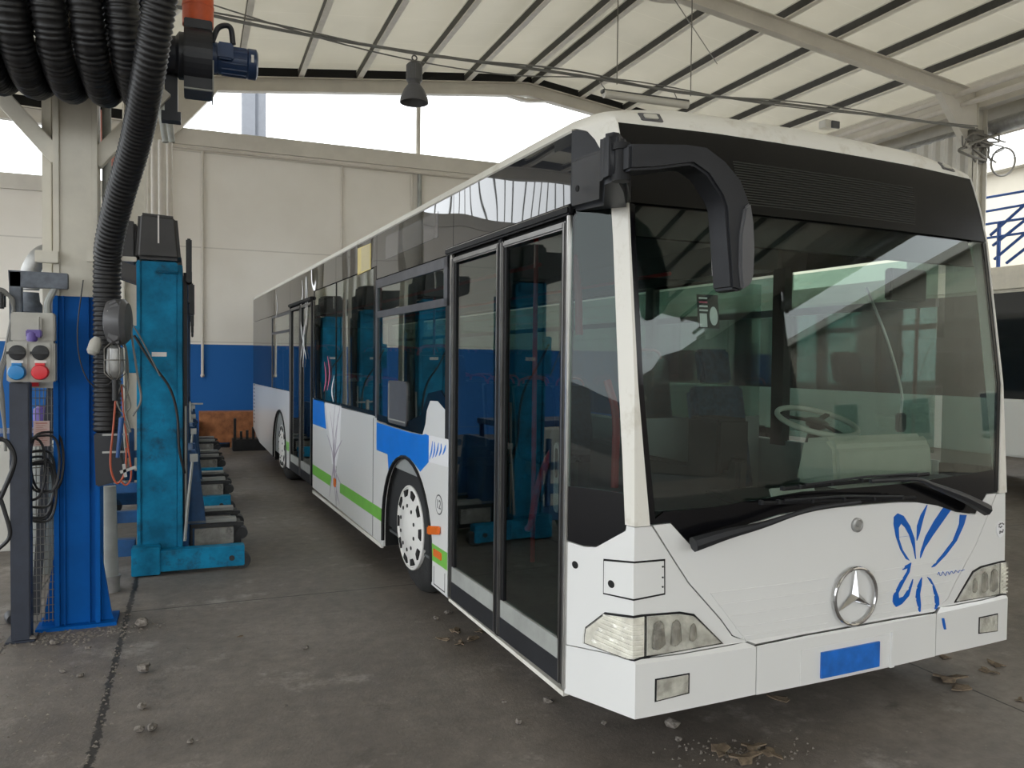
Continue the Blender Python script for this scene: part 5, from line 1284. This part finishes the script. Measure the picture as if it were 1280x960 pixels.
# grey elbow duct behind the socket gantry
el = [at(100, 318, Y=6.15), at(70, 314, Y=6.12), at(50, 320, Y=6.1), at(38, 340, Y=6.1), at(37, 362, Y=6.1)]
root = thing('elbow_duct', 'dull silver elbow duct beside the column top left of the blue paint', 'duct', el[0])
mb = MB(); mb.tube(smoothpath(el, 8), .058, 18); mb.build('elbow_pipe', 'galv', root, world=True)
q = el[-1]; mb = MB(); mb.lathe(q+Vector((0, 0, -.02)), (0, 0, -1), [(0, .055), (.06, .06), (.12, .10), (.13, .10)], 20); mb.build('duct_bell', 'gantry_grey', root, world=True)
# fan: black scroll housing, orange riser, blue motor
q = at(247, 73, Y=5.75)
root = thing('extraction_fan', 'black centrifugal fan with blue motor under an orange duct', 'fan', q)
xa, xb = at(230, 73, Y=5.75).x, at(265, 73, Y=5.75).x
n = 40; sc = []
for k in range(n+1):
    t = 2*pi*k/n; rr = .19+.055*(k/n); sc.append((5.75+rr*cos(t+pi/2), q.z+.0+rr*sin(t+pi/2)))
mb = MB(); mb.prism(sc[:-1], 0, xa, xb); mb.box((xa, 5.64, q.z), (xb, 5.86, q.z+.22)); mb.box((xa, 5.62, q.z-.24), (xb, 5.88, q.z)); mb.build('scroll_housing', 'fan_black', root, world=True, smooth=False, bevel=.006)
mb = MB(); mb.box((xb, 5.60, q.z-.255), (xb+.008, 5.9, q.z-.05)); mb.box((xa, 5.61, q.z-.25), (xb, 5.63, q.z-.24)); mb.build('housing_flange', 'galv_dull', root, world=True, smooth=False)
mb = MB(); mb.cyl((xb, 5.75, q.z+.02), (xb+.03, 5.75, q.z+.02), .10, n=24); mb.lathe((xb+.03, 5.75, q.z+.01), (1, 0, 0), [(0, .085), (.02, .092), (.19, .092), (.20, .10), (.25, .10), (.262, .08)], 28)
mo = mb.build('motor', 'motor_blue', root, world=True)
mb = MB(); mb.box((xb+.03, 5.62, q.z-.02), (xb+.13, 5.68, q.z+.09)); mb.build('terminal_box', 'motor_blue', mo, world=True, bevel=.01)
mb = MB()
for k in range(14):
    a = 2*pi*k/14; mb.bar((xb+.06, 5.75+.093*cos(a), q.z+.01+.093*sin(a)), (xb+.22, 5.75+.093*cos(a), q.z+.01+.093*sin(a)), .008)
mb.build('cooling_rib', 'motor_blue', mo, world=True, smooth=False)
mb = MB(); mb.box((xb+.245, 5.648, q.z-.01), (xb+.262, 5.652, q.z+.04)); mb.build('rating_plate', 'paper', mo, world=True, smooth=False)
mb = MB(); mb.tube(smoothpath([(xb, 5.68, q.z+.10), (xb+.04, 5.66, q.z+.19), (xb+.11, 5.65, q.z+.20), (xb+.13, 5.65, q.z+.09)], 8), .018, 10); mb.build('motor_cable', 'fan_black', mo, world=True)
mb = MB(); mb.cyl(((xa+xb)/2, 5.75, q.z+.21), ((xa+xb)/2, 5.75, q.z+1.4), .098, n=32); mb.cyl(((xa+xb)/2, 5.75, q.z+.33), ((xa+xb)/2, 5.75, q.z+.345), .101, n=32); mb.build('orange_duct', 'duct_orange', root, world=True)
mb = MB(); mb.lathe((xa, 5.75, q.z), (-1, 0, 0), [(0, .15), (.03, .15), (.05, .12), (.14, .11), (.16, .13)], 26); mb.build('inlet_collar', 'fan_black', root, world=True)
mb = MB(); mb.box((xa-.12, 5.80, q.z-.36), (xa-.04, 5.87, q.z+.1)); mb.box((xa-.14, 5.78, q.z-.42), (xa-.02, 5.88, q.z-.36)); mb.box((CX+.13, 5.80, q.z-.1), (xa-.04, 5.86, q.z-.04)); mb.build('fan_bracket', 'fan_black', root, world=True, smooth=False)

# ================================================================== SOCKET POST AND CLUTTER AT LEFT
GY = 5.55
def A(px, py, dy=0.): return at(px, py, Y=GY+dy)
root = thing('socket_post', 'dark steel post with an open square frame carrying power sockets', 'post', (A(25, 770).x, GY, 0))
x0, x1 = A(12, 600).x, A(37, 600).x
mb = MB(); mb.box((x0, GY, 0), (x1, GY+.10, A(20, 478).z)); mb.box((x0-.03, GY-.03, 0), (x1+.03, GY+.13, .012)); mb.build('post_shaft', 'post_dark', root, world=True, bevel=.006)
mb = MB(); zt_ = A(12, 338).z; zb_ = A(12, 358).z
mb.box((x0, GY+.02, A(20, 478).z), (A(26, 400).x, GY+.08, zt_)); mb.box((x0, GY+.02, zb_), (A(84, 348).x, GY+.08, zt_)); mb.build('frame_head', 'gantry_grey', root, world=True, bevel=.004)
root = thing('socket_board', 'grey power socket board with a blue and a red round socket', 'socket board', A(40, 434))
p0, p1 = A(16, 427), A(70, 392); mb = MB(); mb.box((p0.x, GY-.06, p0.z), (p1.x, GY+.02, p1.z)); mb.build('upper_box', 'socket_grey', root, world=True, bevel=.008)
p0, p1 = A(12, 477), A(71, 428); lbx = MB(); lbx.box((p0.x, GY-.075, p0.z), (p1.x, GY+.02, p1.z)); lb = lbx.build('lower_box', 'socket_grey', root, world=True, bevel=.008)
q = A(47, 412); mb = MB(); mb.box((q.x-.035, GY-.10, q.z-.03), (q.x+.035, GY-.06, q.z+.075)); mb.build('violet_socket_cover', 'socket_grey', root, world=True, bevel=.012)
mb = MB(); mb.box((q.x-.04, GY-.14, q.z-.05), (q.x+.04, GY-.08, q.z-.005)); mb.cyl((q.x-.01, GY-.12, q.z-.02), (q.x-.01, GY-.12, q.z-.075), .03, n=16); mb.build('violet_plug', 'socket_violet', root, world=True, bevel=.006)
for px, m_ in ((25.5, 'socket_blue'), (54, 'socket_red')):
    q = A(px, 465); s_ = A(px, 443)
    mb = MB(); mb.box((q.x-.057, GY-.085, q.z-.055), (q.x+.057, GY-.07, s_.z+.07)); f = mb.build('socket_module', 'socket_grey', lb, world=True, bevel=.006)
    mb = MB(); mb.lathe((q.x, GY-.085, q.z), (0, -1, 0), [(0, .046), (.035, .046), (.045, .041), (.047, .03)], 28); mb.box((q.x-.025, GY-.115, q.z+.035), (q.x+.025, GY-.085, q.z+.055)); c_ = mb.build('round_socket', m_, lb, world=True, ang=40)
    mb = MB(); mb.lathe((s_.x, GY-.085, s_.z+.01), (0, -1, 0), [(0, .045), (.015, .045), (.02, .03)], 24); mb.bar((s_.x-.05, GY-.115, s_.z+.008), (s_.x+.045, GY-.115, s_.z+.008), .02, .016); mb.build('rotary_switch', 'dark_metal', lb, world=True)
    mb = MB(); mb.box((s_.x-.032, GY-.089, s_.z-.052), (s_.x+.03, GY-.085, s_.z-.036)); mb.build('switch_label', 'paper', lb, world=True, smooth=False)
mb = MB(); mb.tube(smoothpath([A(60, 392, .05), A(60, 378, .05), A(68, 360, .05), A(70, 345, .05)], 6), .02, 10); o = mb.build('conduit_bend', 'galv_dull', origin=A(60, 392)); tag(o, 'grey conduit curving up from the socket board', 'conduit')
# cables hanging at far left
mb = MB()
for k in range(4):
    mb.tube(smoothpath([A(-12, 362+3*k), A(4, 362+2*k), A(14+k, 376), A(19-k*2, 405), A(12-k*2, 440), A(3-k, 465), A(1+k, 500), A(7, 540+8*k)], 8), .009, 6)
o = mb.build('hanging_cables', 'cable_grey', origin=A(0, 400)); tag(o, 'grey cables looping over the left edge beside the socket board', 'cables')
mb = MB(); mb.box(A(-10, 385, -.02), A(8, 366, .06)); o = mb.build('cable_plug', 'cable_black', origin=A(0, 375), bevel=.01); tag(o, 'black plug at the left edge above the socket board', 'plug')
# wire mesh panel between post and column
root = thing('wire_mesh_panel', 'rusty wire mesh panel between the dark post and the blue column', 'mesh', (A(55, 700).x, GY+.2, 0))
xa_, xb_ = A(40, 600, .2).x, A(70, 600, .2).x
mb = MB()
n_ = 6
for i in range(n_+1):
    x = xa_+(xb_-xa_)*i/n_; mb.cyl((x, GY+.2, .05), (x, GY+.2, 1.58), .0028, n=5)
for j in range(32):
    z = .06+.049*j; mb.cyl((xa_, GY+.2, z), (xb_, GY+.2, z), .0028, n=5)
mb.build('mesh_wires', 'wire_steel', root, world=True)
mb = MB(); mb.box((xa_, GY+.19, 1.545), (xb_, GY+.22, 1.585)); mb.box((xb_-.006, GY+.185, .05), (xb_+.012, GY+.215, 1.58)); mb.build('mesh_edge', 'galv', root, world=True, smooth=False)
q0, q1 = A(42, 558, .18), A(62, 526, .18)
root = thing('notice_card', 'small pale pink notice card hung on the wire mesh', 'notice', ((q0.x+q1.x)/2, GY+.18, q0.z))
mb = MB(); mb.box((q0.x, GY+.178, q0.z), (q1.x, GY+.184, q1.z)); mb.build('card', 'paper_pink', root, world=True, smooth=False)
mb = MB()
for i, zz in enumerate([q1.z-.018-.012*k for k in range(12)]): mb.box((q0.x+.012, GY+.1765, zz), (q1.x-.012-(i % 3)*.012, GY+.178, zz+(.007 if i == 0 else .003)))
mb.build('card_lines', 'pipe_pink', root, world=True, smooth=False)
mb = MB(); mb.box(A(38, 483, .16), A(49, 478, .18)); o = mb.build('red_tag', 'socket_red', origin=A(44, 480, .17), smooth=False); tag(o, 'little red tag on the top bar of the mesh', 'tag')
# black coil of cable hung on the mesh, slanted batten behind
q = A(46, 600, .12)
mb = MB(); rnd = random.Random(2)
for k in range(7):
    c_ = q+Vector((rnd.uniform(-.05, .05), .02*k-.05, rnd.uniform(-.16, .12))); R_ = .17+.02*rnd.random()
    mb.tube([c_+Vector((R_*.5*cos(2*pi*i/30), .02*sin(2*pi*i/30*2), R_*1.15*sin(2*pi*i/30)+.02*sin(3*2*pi*i/30))) for i in range(30)], .008, 6, closed=True)
o = mb.build('cable_coil', 'cable_black', origin=q); tag(o, 'tangled black cable coil hung on the mesh by the dark post', 'cable')
mb = MB(); mb.tube(smoothpath([A(-8, 548), A(8, 552), A(18, 575), A(6, 610), A(-8, 640)], 8), .014, 8); mb.tube(smoothpath([A(-8, 600), A(6, 640), A(12, 670), A(-6, 690)], 8), .012, 8); o = mb.build('cable_loop', 'cable_black', origin=A(0, 600)); tag(o, 'black cable loops left of the dark post', 'cable')
mb = MB(); mb.bar(A(64, 485, .45), A(44, 768, .45), .05, .03); o = mb.build('slanted_batten', 'dark_metal', origin=A(44, 768, .45)); tag(o, 'dark batten leaning behind the wire mesh', 'batten')
# things standing in the left bay
root = thing('workbench', 'blue steel workbench in the left bay behind the dark post', 'bench', (-2.6, 9.3, 0))
mb = MB(); mb.box((-4.2, 9.0, .92), (-.95, 9.7, .99)); mb.build('bench_top', 'tool_blue', root, world=True, bevel=.006)
mb = MB(); mb.box((-2.5, 9.02, .30), (-1.7, 9.65, .92)); dr = mb.build('drawer_block', 'tool_blue', root, world=True, bevel=.006)
for k in range(3):
    mb = MB(); mb.box((-2.47, 9.0, .33+.195*k), (-1.73, 9.02, .51+.195*k)); d_ = mb.build('drawer', 'tool_blue', root, world=True, bevel=.004)
    mb = MB(); mb.box((-2.25, 8.98, .45+.195*k), (-1.95, 9.0, .47+.195*k)); mb.build('drawer_handle', 'galv', d_, world=True, smooth=False)
for x in (-4.15, -2.9, -1.02):
    for y in (9.03, 9.63):
        mb = MB(); mb.box((x, y, 0), (x+.05, y+.05, .92)); mb.build('leg', 'tool_blue', root, world=True, smooth=False)
q = at(20, 575, Y=8.2); mb = MB(); mb.box((q.x-.7, 8.2, 0), (q.x+.42, 8.6, .95)); o = mb.build('white_panel_box', 'sheet_metal', origin=(q.x, 8.4, 0), bevel=.01); tag(o, 'pale boxed panel standing behind the socket post', 'box')
q = at(52, 512, Y=9.2); mb = MB(); mb.lathe((q.x, 9.2, .995), (0, 0, 1), [(0, .07), (.005, .075), (.22, .075), (.23, .06), (.25, .03)], 20); o = mb.build('oil_can', 'socket_violet', origin=(q.x, 9.2, .99)); tag(o, 'dark violet can standing on the workbench', 'can')
q = at(60, 700, Z=0); mb = MB(); mb.lathe((q.x, 7.3, 0), (0, 0, 1), [(0, .12), (.01, .125), (.95, .125), (1.05, .09), (1.10, .03), (1.15, .03)], 24); o = mb.build('gas_cylinder', 'galv_dull', origin=(q.x, 7.3, 0)); tag(o, 'grey gas cylinder behind the wire mesh', 'gas cylinder')
q = at(15, 585, Y=7.2); mb = MB(); mb.bar((q.x-.6, 7.2, q.z+.32), (q.x+.2, 7.25, q.z+.38), .06); o = mb.build('blue_bar', 'tool_blue', origin=(q.x, 7.2, q.z)); 
bpy.data.objects.remove(o)
mb = MB(); q = at(12, 775, Z=0); mb.lathe((q.x, q.y, .035), (.3, -1, 0), [(0, .03), (.02, .035), (.10, .035), (.12, .028)], 16); o = mb.build('pipe_fitting', 'dark_metal', origin=(q.x, q.y, 0)); tag(o, 'small rusty pipe fitting lying left of the dark post', 'fitting')
# grey standpipe right of the blue column
p = at(136, 742, Z=0); p.y += .06
root = thing('standpipe', 'leaning grey cylinder pipe beside the foot of the blue column', 'pipe', p)
mb = MB(); mb.cyl((p.x, p.y, .10), (p.x-.02, p.y+.05, .78), .062, n=24); mb.build('pipe_body', 'galv_dull', root, world=True)
mb = MB(); mb.cyl((p.x+.003, p.y, 0), (p.x, p.y, .11), .07, n=24); mb.cyl((p.x, p.y, .10), (p.x, p.y, .12), .076, n=24); mb.build('pipe_foot', 'galv', root, world=True)
# cable reel, hand lamp and their cords beside the hose
q = at(143, 402, Y=5.40)
root = thing('cable_reel', 'grey wall cable reel hanging by the ribbed hose', 'reel', q)
mb = MB(); mb.lathe(q+Vector((-.045, .02, .0)), (1, -.15, 0), [(0, .09), (.012, .125), (.05, .14), (.10, .14), (.125, .115), (.13, .06)], 28); mb.build('reel_case', 'grey_plastic', root, world=True)
mb = MB(); mb.prism([(q.x-.04, q.z+.10), (q.x+.03, q.z+.14), (q.x+.055, q.z+.10), (q.x+.05, q.z-.12), (q.x+.0, q.z-.15), (q.x-.05, q.z-.10)], 1, q.y-.10, q.y-.0); mb.build('reel_cover', 'grey_plastic', root, world=True, bevel=.03, seg=3)
mb = MB(); mb.box(q+Vector((-.03, -.105, -.02)), q+Vector((-.0, -.1, .06))); mb.build('reel_sticker', 'paper', root, world=True, smooth=False)
q2 = at(122, 422, Y=5.44); mb = MB(); mb.lathe(q2, (-.3, -.2, -1), [(0, .02), (.03, .035), (.09, .035), (.11, .02)], 16); o = mb.build('old_lamp_holder', 'socket_grey', origin=q2); tag(o, 'old beige lamp holder tied beside the column', 'lamp holder')
q3 = at(144, 450, Y=5.42)
root = thing('inspection_lamp', 'caged silver inspection lamp hanging under the cable reel', 'lamp', q3)
mb = MB(); mb.lathe(q3+Vector((0, 0, .09)), (0, 0, -1), [(0, .02), (.02, .045), (.15, .052), (.18, .04), (.20, .02)], 20); mb.build('lamp_glass', 'galv', root, world=True)
mb = MB()
for k in range(6):
    a = 2*pi*k/6; mb.tube([q3+Vector((.02*cos(a), .02*sin(a), .11)), q3+Vector((.06*cos(a), .06*sin(a), .07)), q3+Vector((.06*cos(a), .06*sin(a), -.08)), q3+Vector((.02*cos(a), .02*sin(a), -.12))], .0035, 5)
mb.torus(q3, (0, 0, 1), .06, .0035, 20, 5); mb.build('lamp_cage', 'wire_steel', root, world=True)
mb = MB(); mb.cyl(q3+Vector((0, 0, -.11)), q3+Vector((.0, 0, -.25)), .018, n=12); mb.build('lamp_handle', 'cable_black', root, world=True)
def cord(name, m, pts, r, lab, cat='cord', Y=5.45):
    P_ = [at(x, y, Y=Y) for x, y in pts]; mb = MB(); mb.tube(smoothpath(P_, 8), r, 6); o = mb.build(name, m, origin=P_[0]); tag(o, lab, cat)
cord('reel_cord', 'cable_grey', [(150, 415), (158, 440), (160, 480), (156, 510), (163, 540), (152, 520)], .007, 'grey cord dropping from the cable reel')
cord('reel_cord', 'cable_grey', [(152, 405), (162, 402), (166, 430), (172, 470), (176, 500), (166, 520)], .007, 'second grey cord looping right of the inspection lamp')
cord('slack_cord', 'cable_grey', [(156, 402), (164, 404), (180, 430), (200, 470)], .006, 'grey cord draped toward the teal lift', Y=6.6)
cord('red_air_hose', 'hose_red', [(146, 480), (142, 530), (138, 580), (146, 604), (156, 590), (158, 560)], .0065, 'thin red air hose looping below the inspection lamp')
cord('red_air_hose', 'hose_red', [(152, 482), (156, 530), (164, 590), (158, 606), (150, 600)], .006, 'second thin red air hose beside the blue air gun')
cord('black_cord', 'cable_black', [(104, 350), (97, 410), (100, 450), (112, 478), (130, 484), (146, 470)], .004, 'thin black cord drooping across the blue column')
cord('steel_ring', 'wire_steel', [(152, 480), (146, 500), (153, 515), (163, 508), (158, 488), (152, 480)], .005, 'steel ring hanging under the inspection lamp', 'ring')
a, b = at(152, 522, Y=5.45), at(147, 572, Y=5.45)
root = thing('air_gun', 'slim blue air gun hanging on the red hoses', 'air gun', a)
mb = MB(); mb.cyl(a, b, .016, .011, n=14); mb.build('gun_barrel', 'tool_blue', root, world=True)
q = at(157, 590, Y=5.45); mb = MB(); mb.bar(q+Vector((-.03, 0, 0)), q+Vector((.06, 0, .03)), .018); mb.bar(q+Vector((-.01, 0, .05)), q+Vector((.0, 0, -.03)), .018); mb.build('gun_coupling', 'galv', root, world=True)

# ================================================================== LITTER ON THE FLOOR
rnd = random.Random(21)
def crumb(p, r, m, leaf):
    mb = MB(); n = 7
    if leaf:   # curled dry leaf: a bent, lobed sheet with thickness
        k = 9; vs = []
        for j in (0, 1):
            for i in range(k):
                a = 2*pi*i/k; q = r*(1+.45*sin(3*a+1)); vs.append((q*cos(a), q*.6*sin(a), .25*r*abs(cos(a))+.02*r+j*.12*r))
        mb.add(vs, [tuple(range(k))[::-1], tuple(range(k, 2*k))]+[(i, (i+1) % k, k+(i+1) % k, k+i) for i in range(k)])
    else:
        mb.ball((0, 0, r*.45), r, 8, (1, .75, .5)); mb.v = [v+Vector((rnd.uniform(-.2, .2), rnd.uniform(-.2, .2), rnd.uniform(-.1, .1)))*r for v in mb.v]
    a = rnd.uniform(0, 6.28); R_ = Matrix.Rotation(a, 3, 'Z'); zmin = min(v.z for v in mb.v)
    mb.v = [R_ @ (v-Vector((0, 0, zmin)))+Vector((p.x, p.y, .001)) for v in mb.v]
    return mb.build('dry_leaf' if leaf else 'grit_stone', m, origin=(p.x, p.y, 0), smooth=False)
for px, py, r in ((178, 782, .055), (180, 840, .045), (178, 886, .03), (174, 915, .025), (190, 913, .03), (238, 929, .018), (68, 806, .03), (40, 800, .03), (110, 812, .02), (78, 841, .018), (100, 846, .02), (382, 811, .02), (357, 883, .01),
                  (610, 770, .02), (685, 879, .03), (630, 879, .015), (648, 905, .022), (840, 910, .04), (848, 927, .02), (755, 906, .018), (560, 768, .03), (545, 775, .025)):
    tag(crumb(at(px, py, Z=0), r, 'stone', False), 'small lump of grey grit lying loose on the concrete', 'grit', 'grit lumps on the floor')
for px, py, r in ((900, 940, .06), (930, 950, .07), (965, 944, .05), (940, 935, .05), (1185, 850, .08), (1200, 862, .06), (1245, 832, .05), (1235, 840, .05), (1180, 822, .04), (1275, 876, .03), (975, 875, .05), (570, 790, .05), (590, 800, .05), (555, 800, .04), (600, 790, .04), (575, 805, .04), (300, 796, .02)):
    tag(crumb(at(px, py, Z=0), r, 'leaf', True), 'curled dry brown leaf lying on the concrete', 'leaf', 'dry leaves on the floor')
# fine dirt drifted round the column foot and the joints: nobody could count it
mb = MB()
for k in range(900):
    if k < 520: x, y = rnd.gauss(-.85, .33), rnd.gauss(5.58, .07)
    elif k < 640: x, y = rnd.gauss(-.41, .02), rnd.uniform(3., 6.)
    elif k < 760: x, y = rnd.gauss(-.75, .25), rnd.gauss(4.6, .4)
    else:
        p = at(rnd.gauss(920, 50), rnd.gauss(940, 8), Z=0); x, y = p.x, p.y
    r = rnd.uniform(.003, .011)
    mb.add([(x-r, y-r*.7, .0005), (x+r, y-r*.5, .0005), (x+r*.2, y+r, .0005), (x, y, r*.9+.0005)], [(0, 2, 1), (0, 1, 3), (1, 2, 3), (2, 0, 3)])
o = mb.build('fine_dirt', 'stone', smooth=False); tag(o, 'fine dirt and crumbs drifted around the column foot and floor joint', 'dirt', kind='stuff')
# ================================================================== LIGHT
w = bpy.data.worlds.new('sky'); SC.world = w; w.use_nodes = True
bg = w.node_tree.nodes['Background']; bg.inputs[0].default_value = (.93, .97, 1., 1); bg.inputs[1].default_value = 2.6
sun = bpy.data.lights.new('sun', 'SUN'); so = bpy.data.objects.new('sun', sun); COL.objects.link(so)
sun.energy = 3.5; sun.angle = radians(2); sun.color = (1, .96, .88)
so.rotation_euler = (Vector((.45, .55, -1.)).normalized()).to_track_quat('-Z', 'Y').to_euler()
VS = SC.view_settings; VS.view_transform = 'Standard'; VS.look = 'None'; VS.exposure = 0.58; VS.gamma = 1; VS.use_curve_mapping = False
SC.cycles.transparent_max_bounces = 32; SC.cycles.max_bounces = 14; SC.cycles.diffuse_bounces = 6; SC.cycles.sample_clamp_indirect = 8
try: SC.cycles.use_denoising = True
except Exception: pass
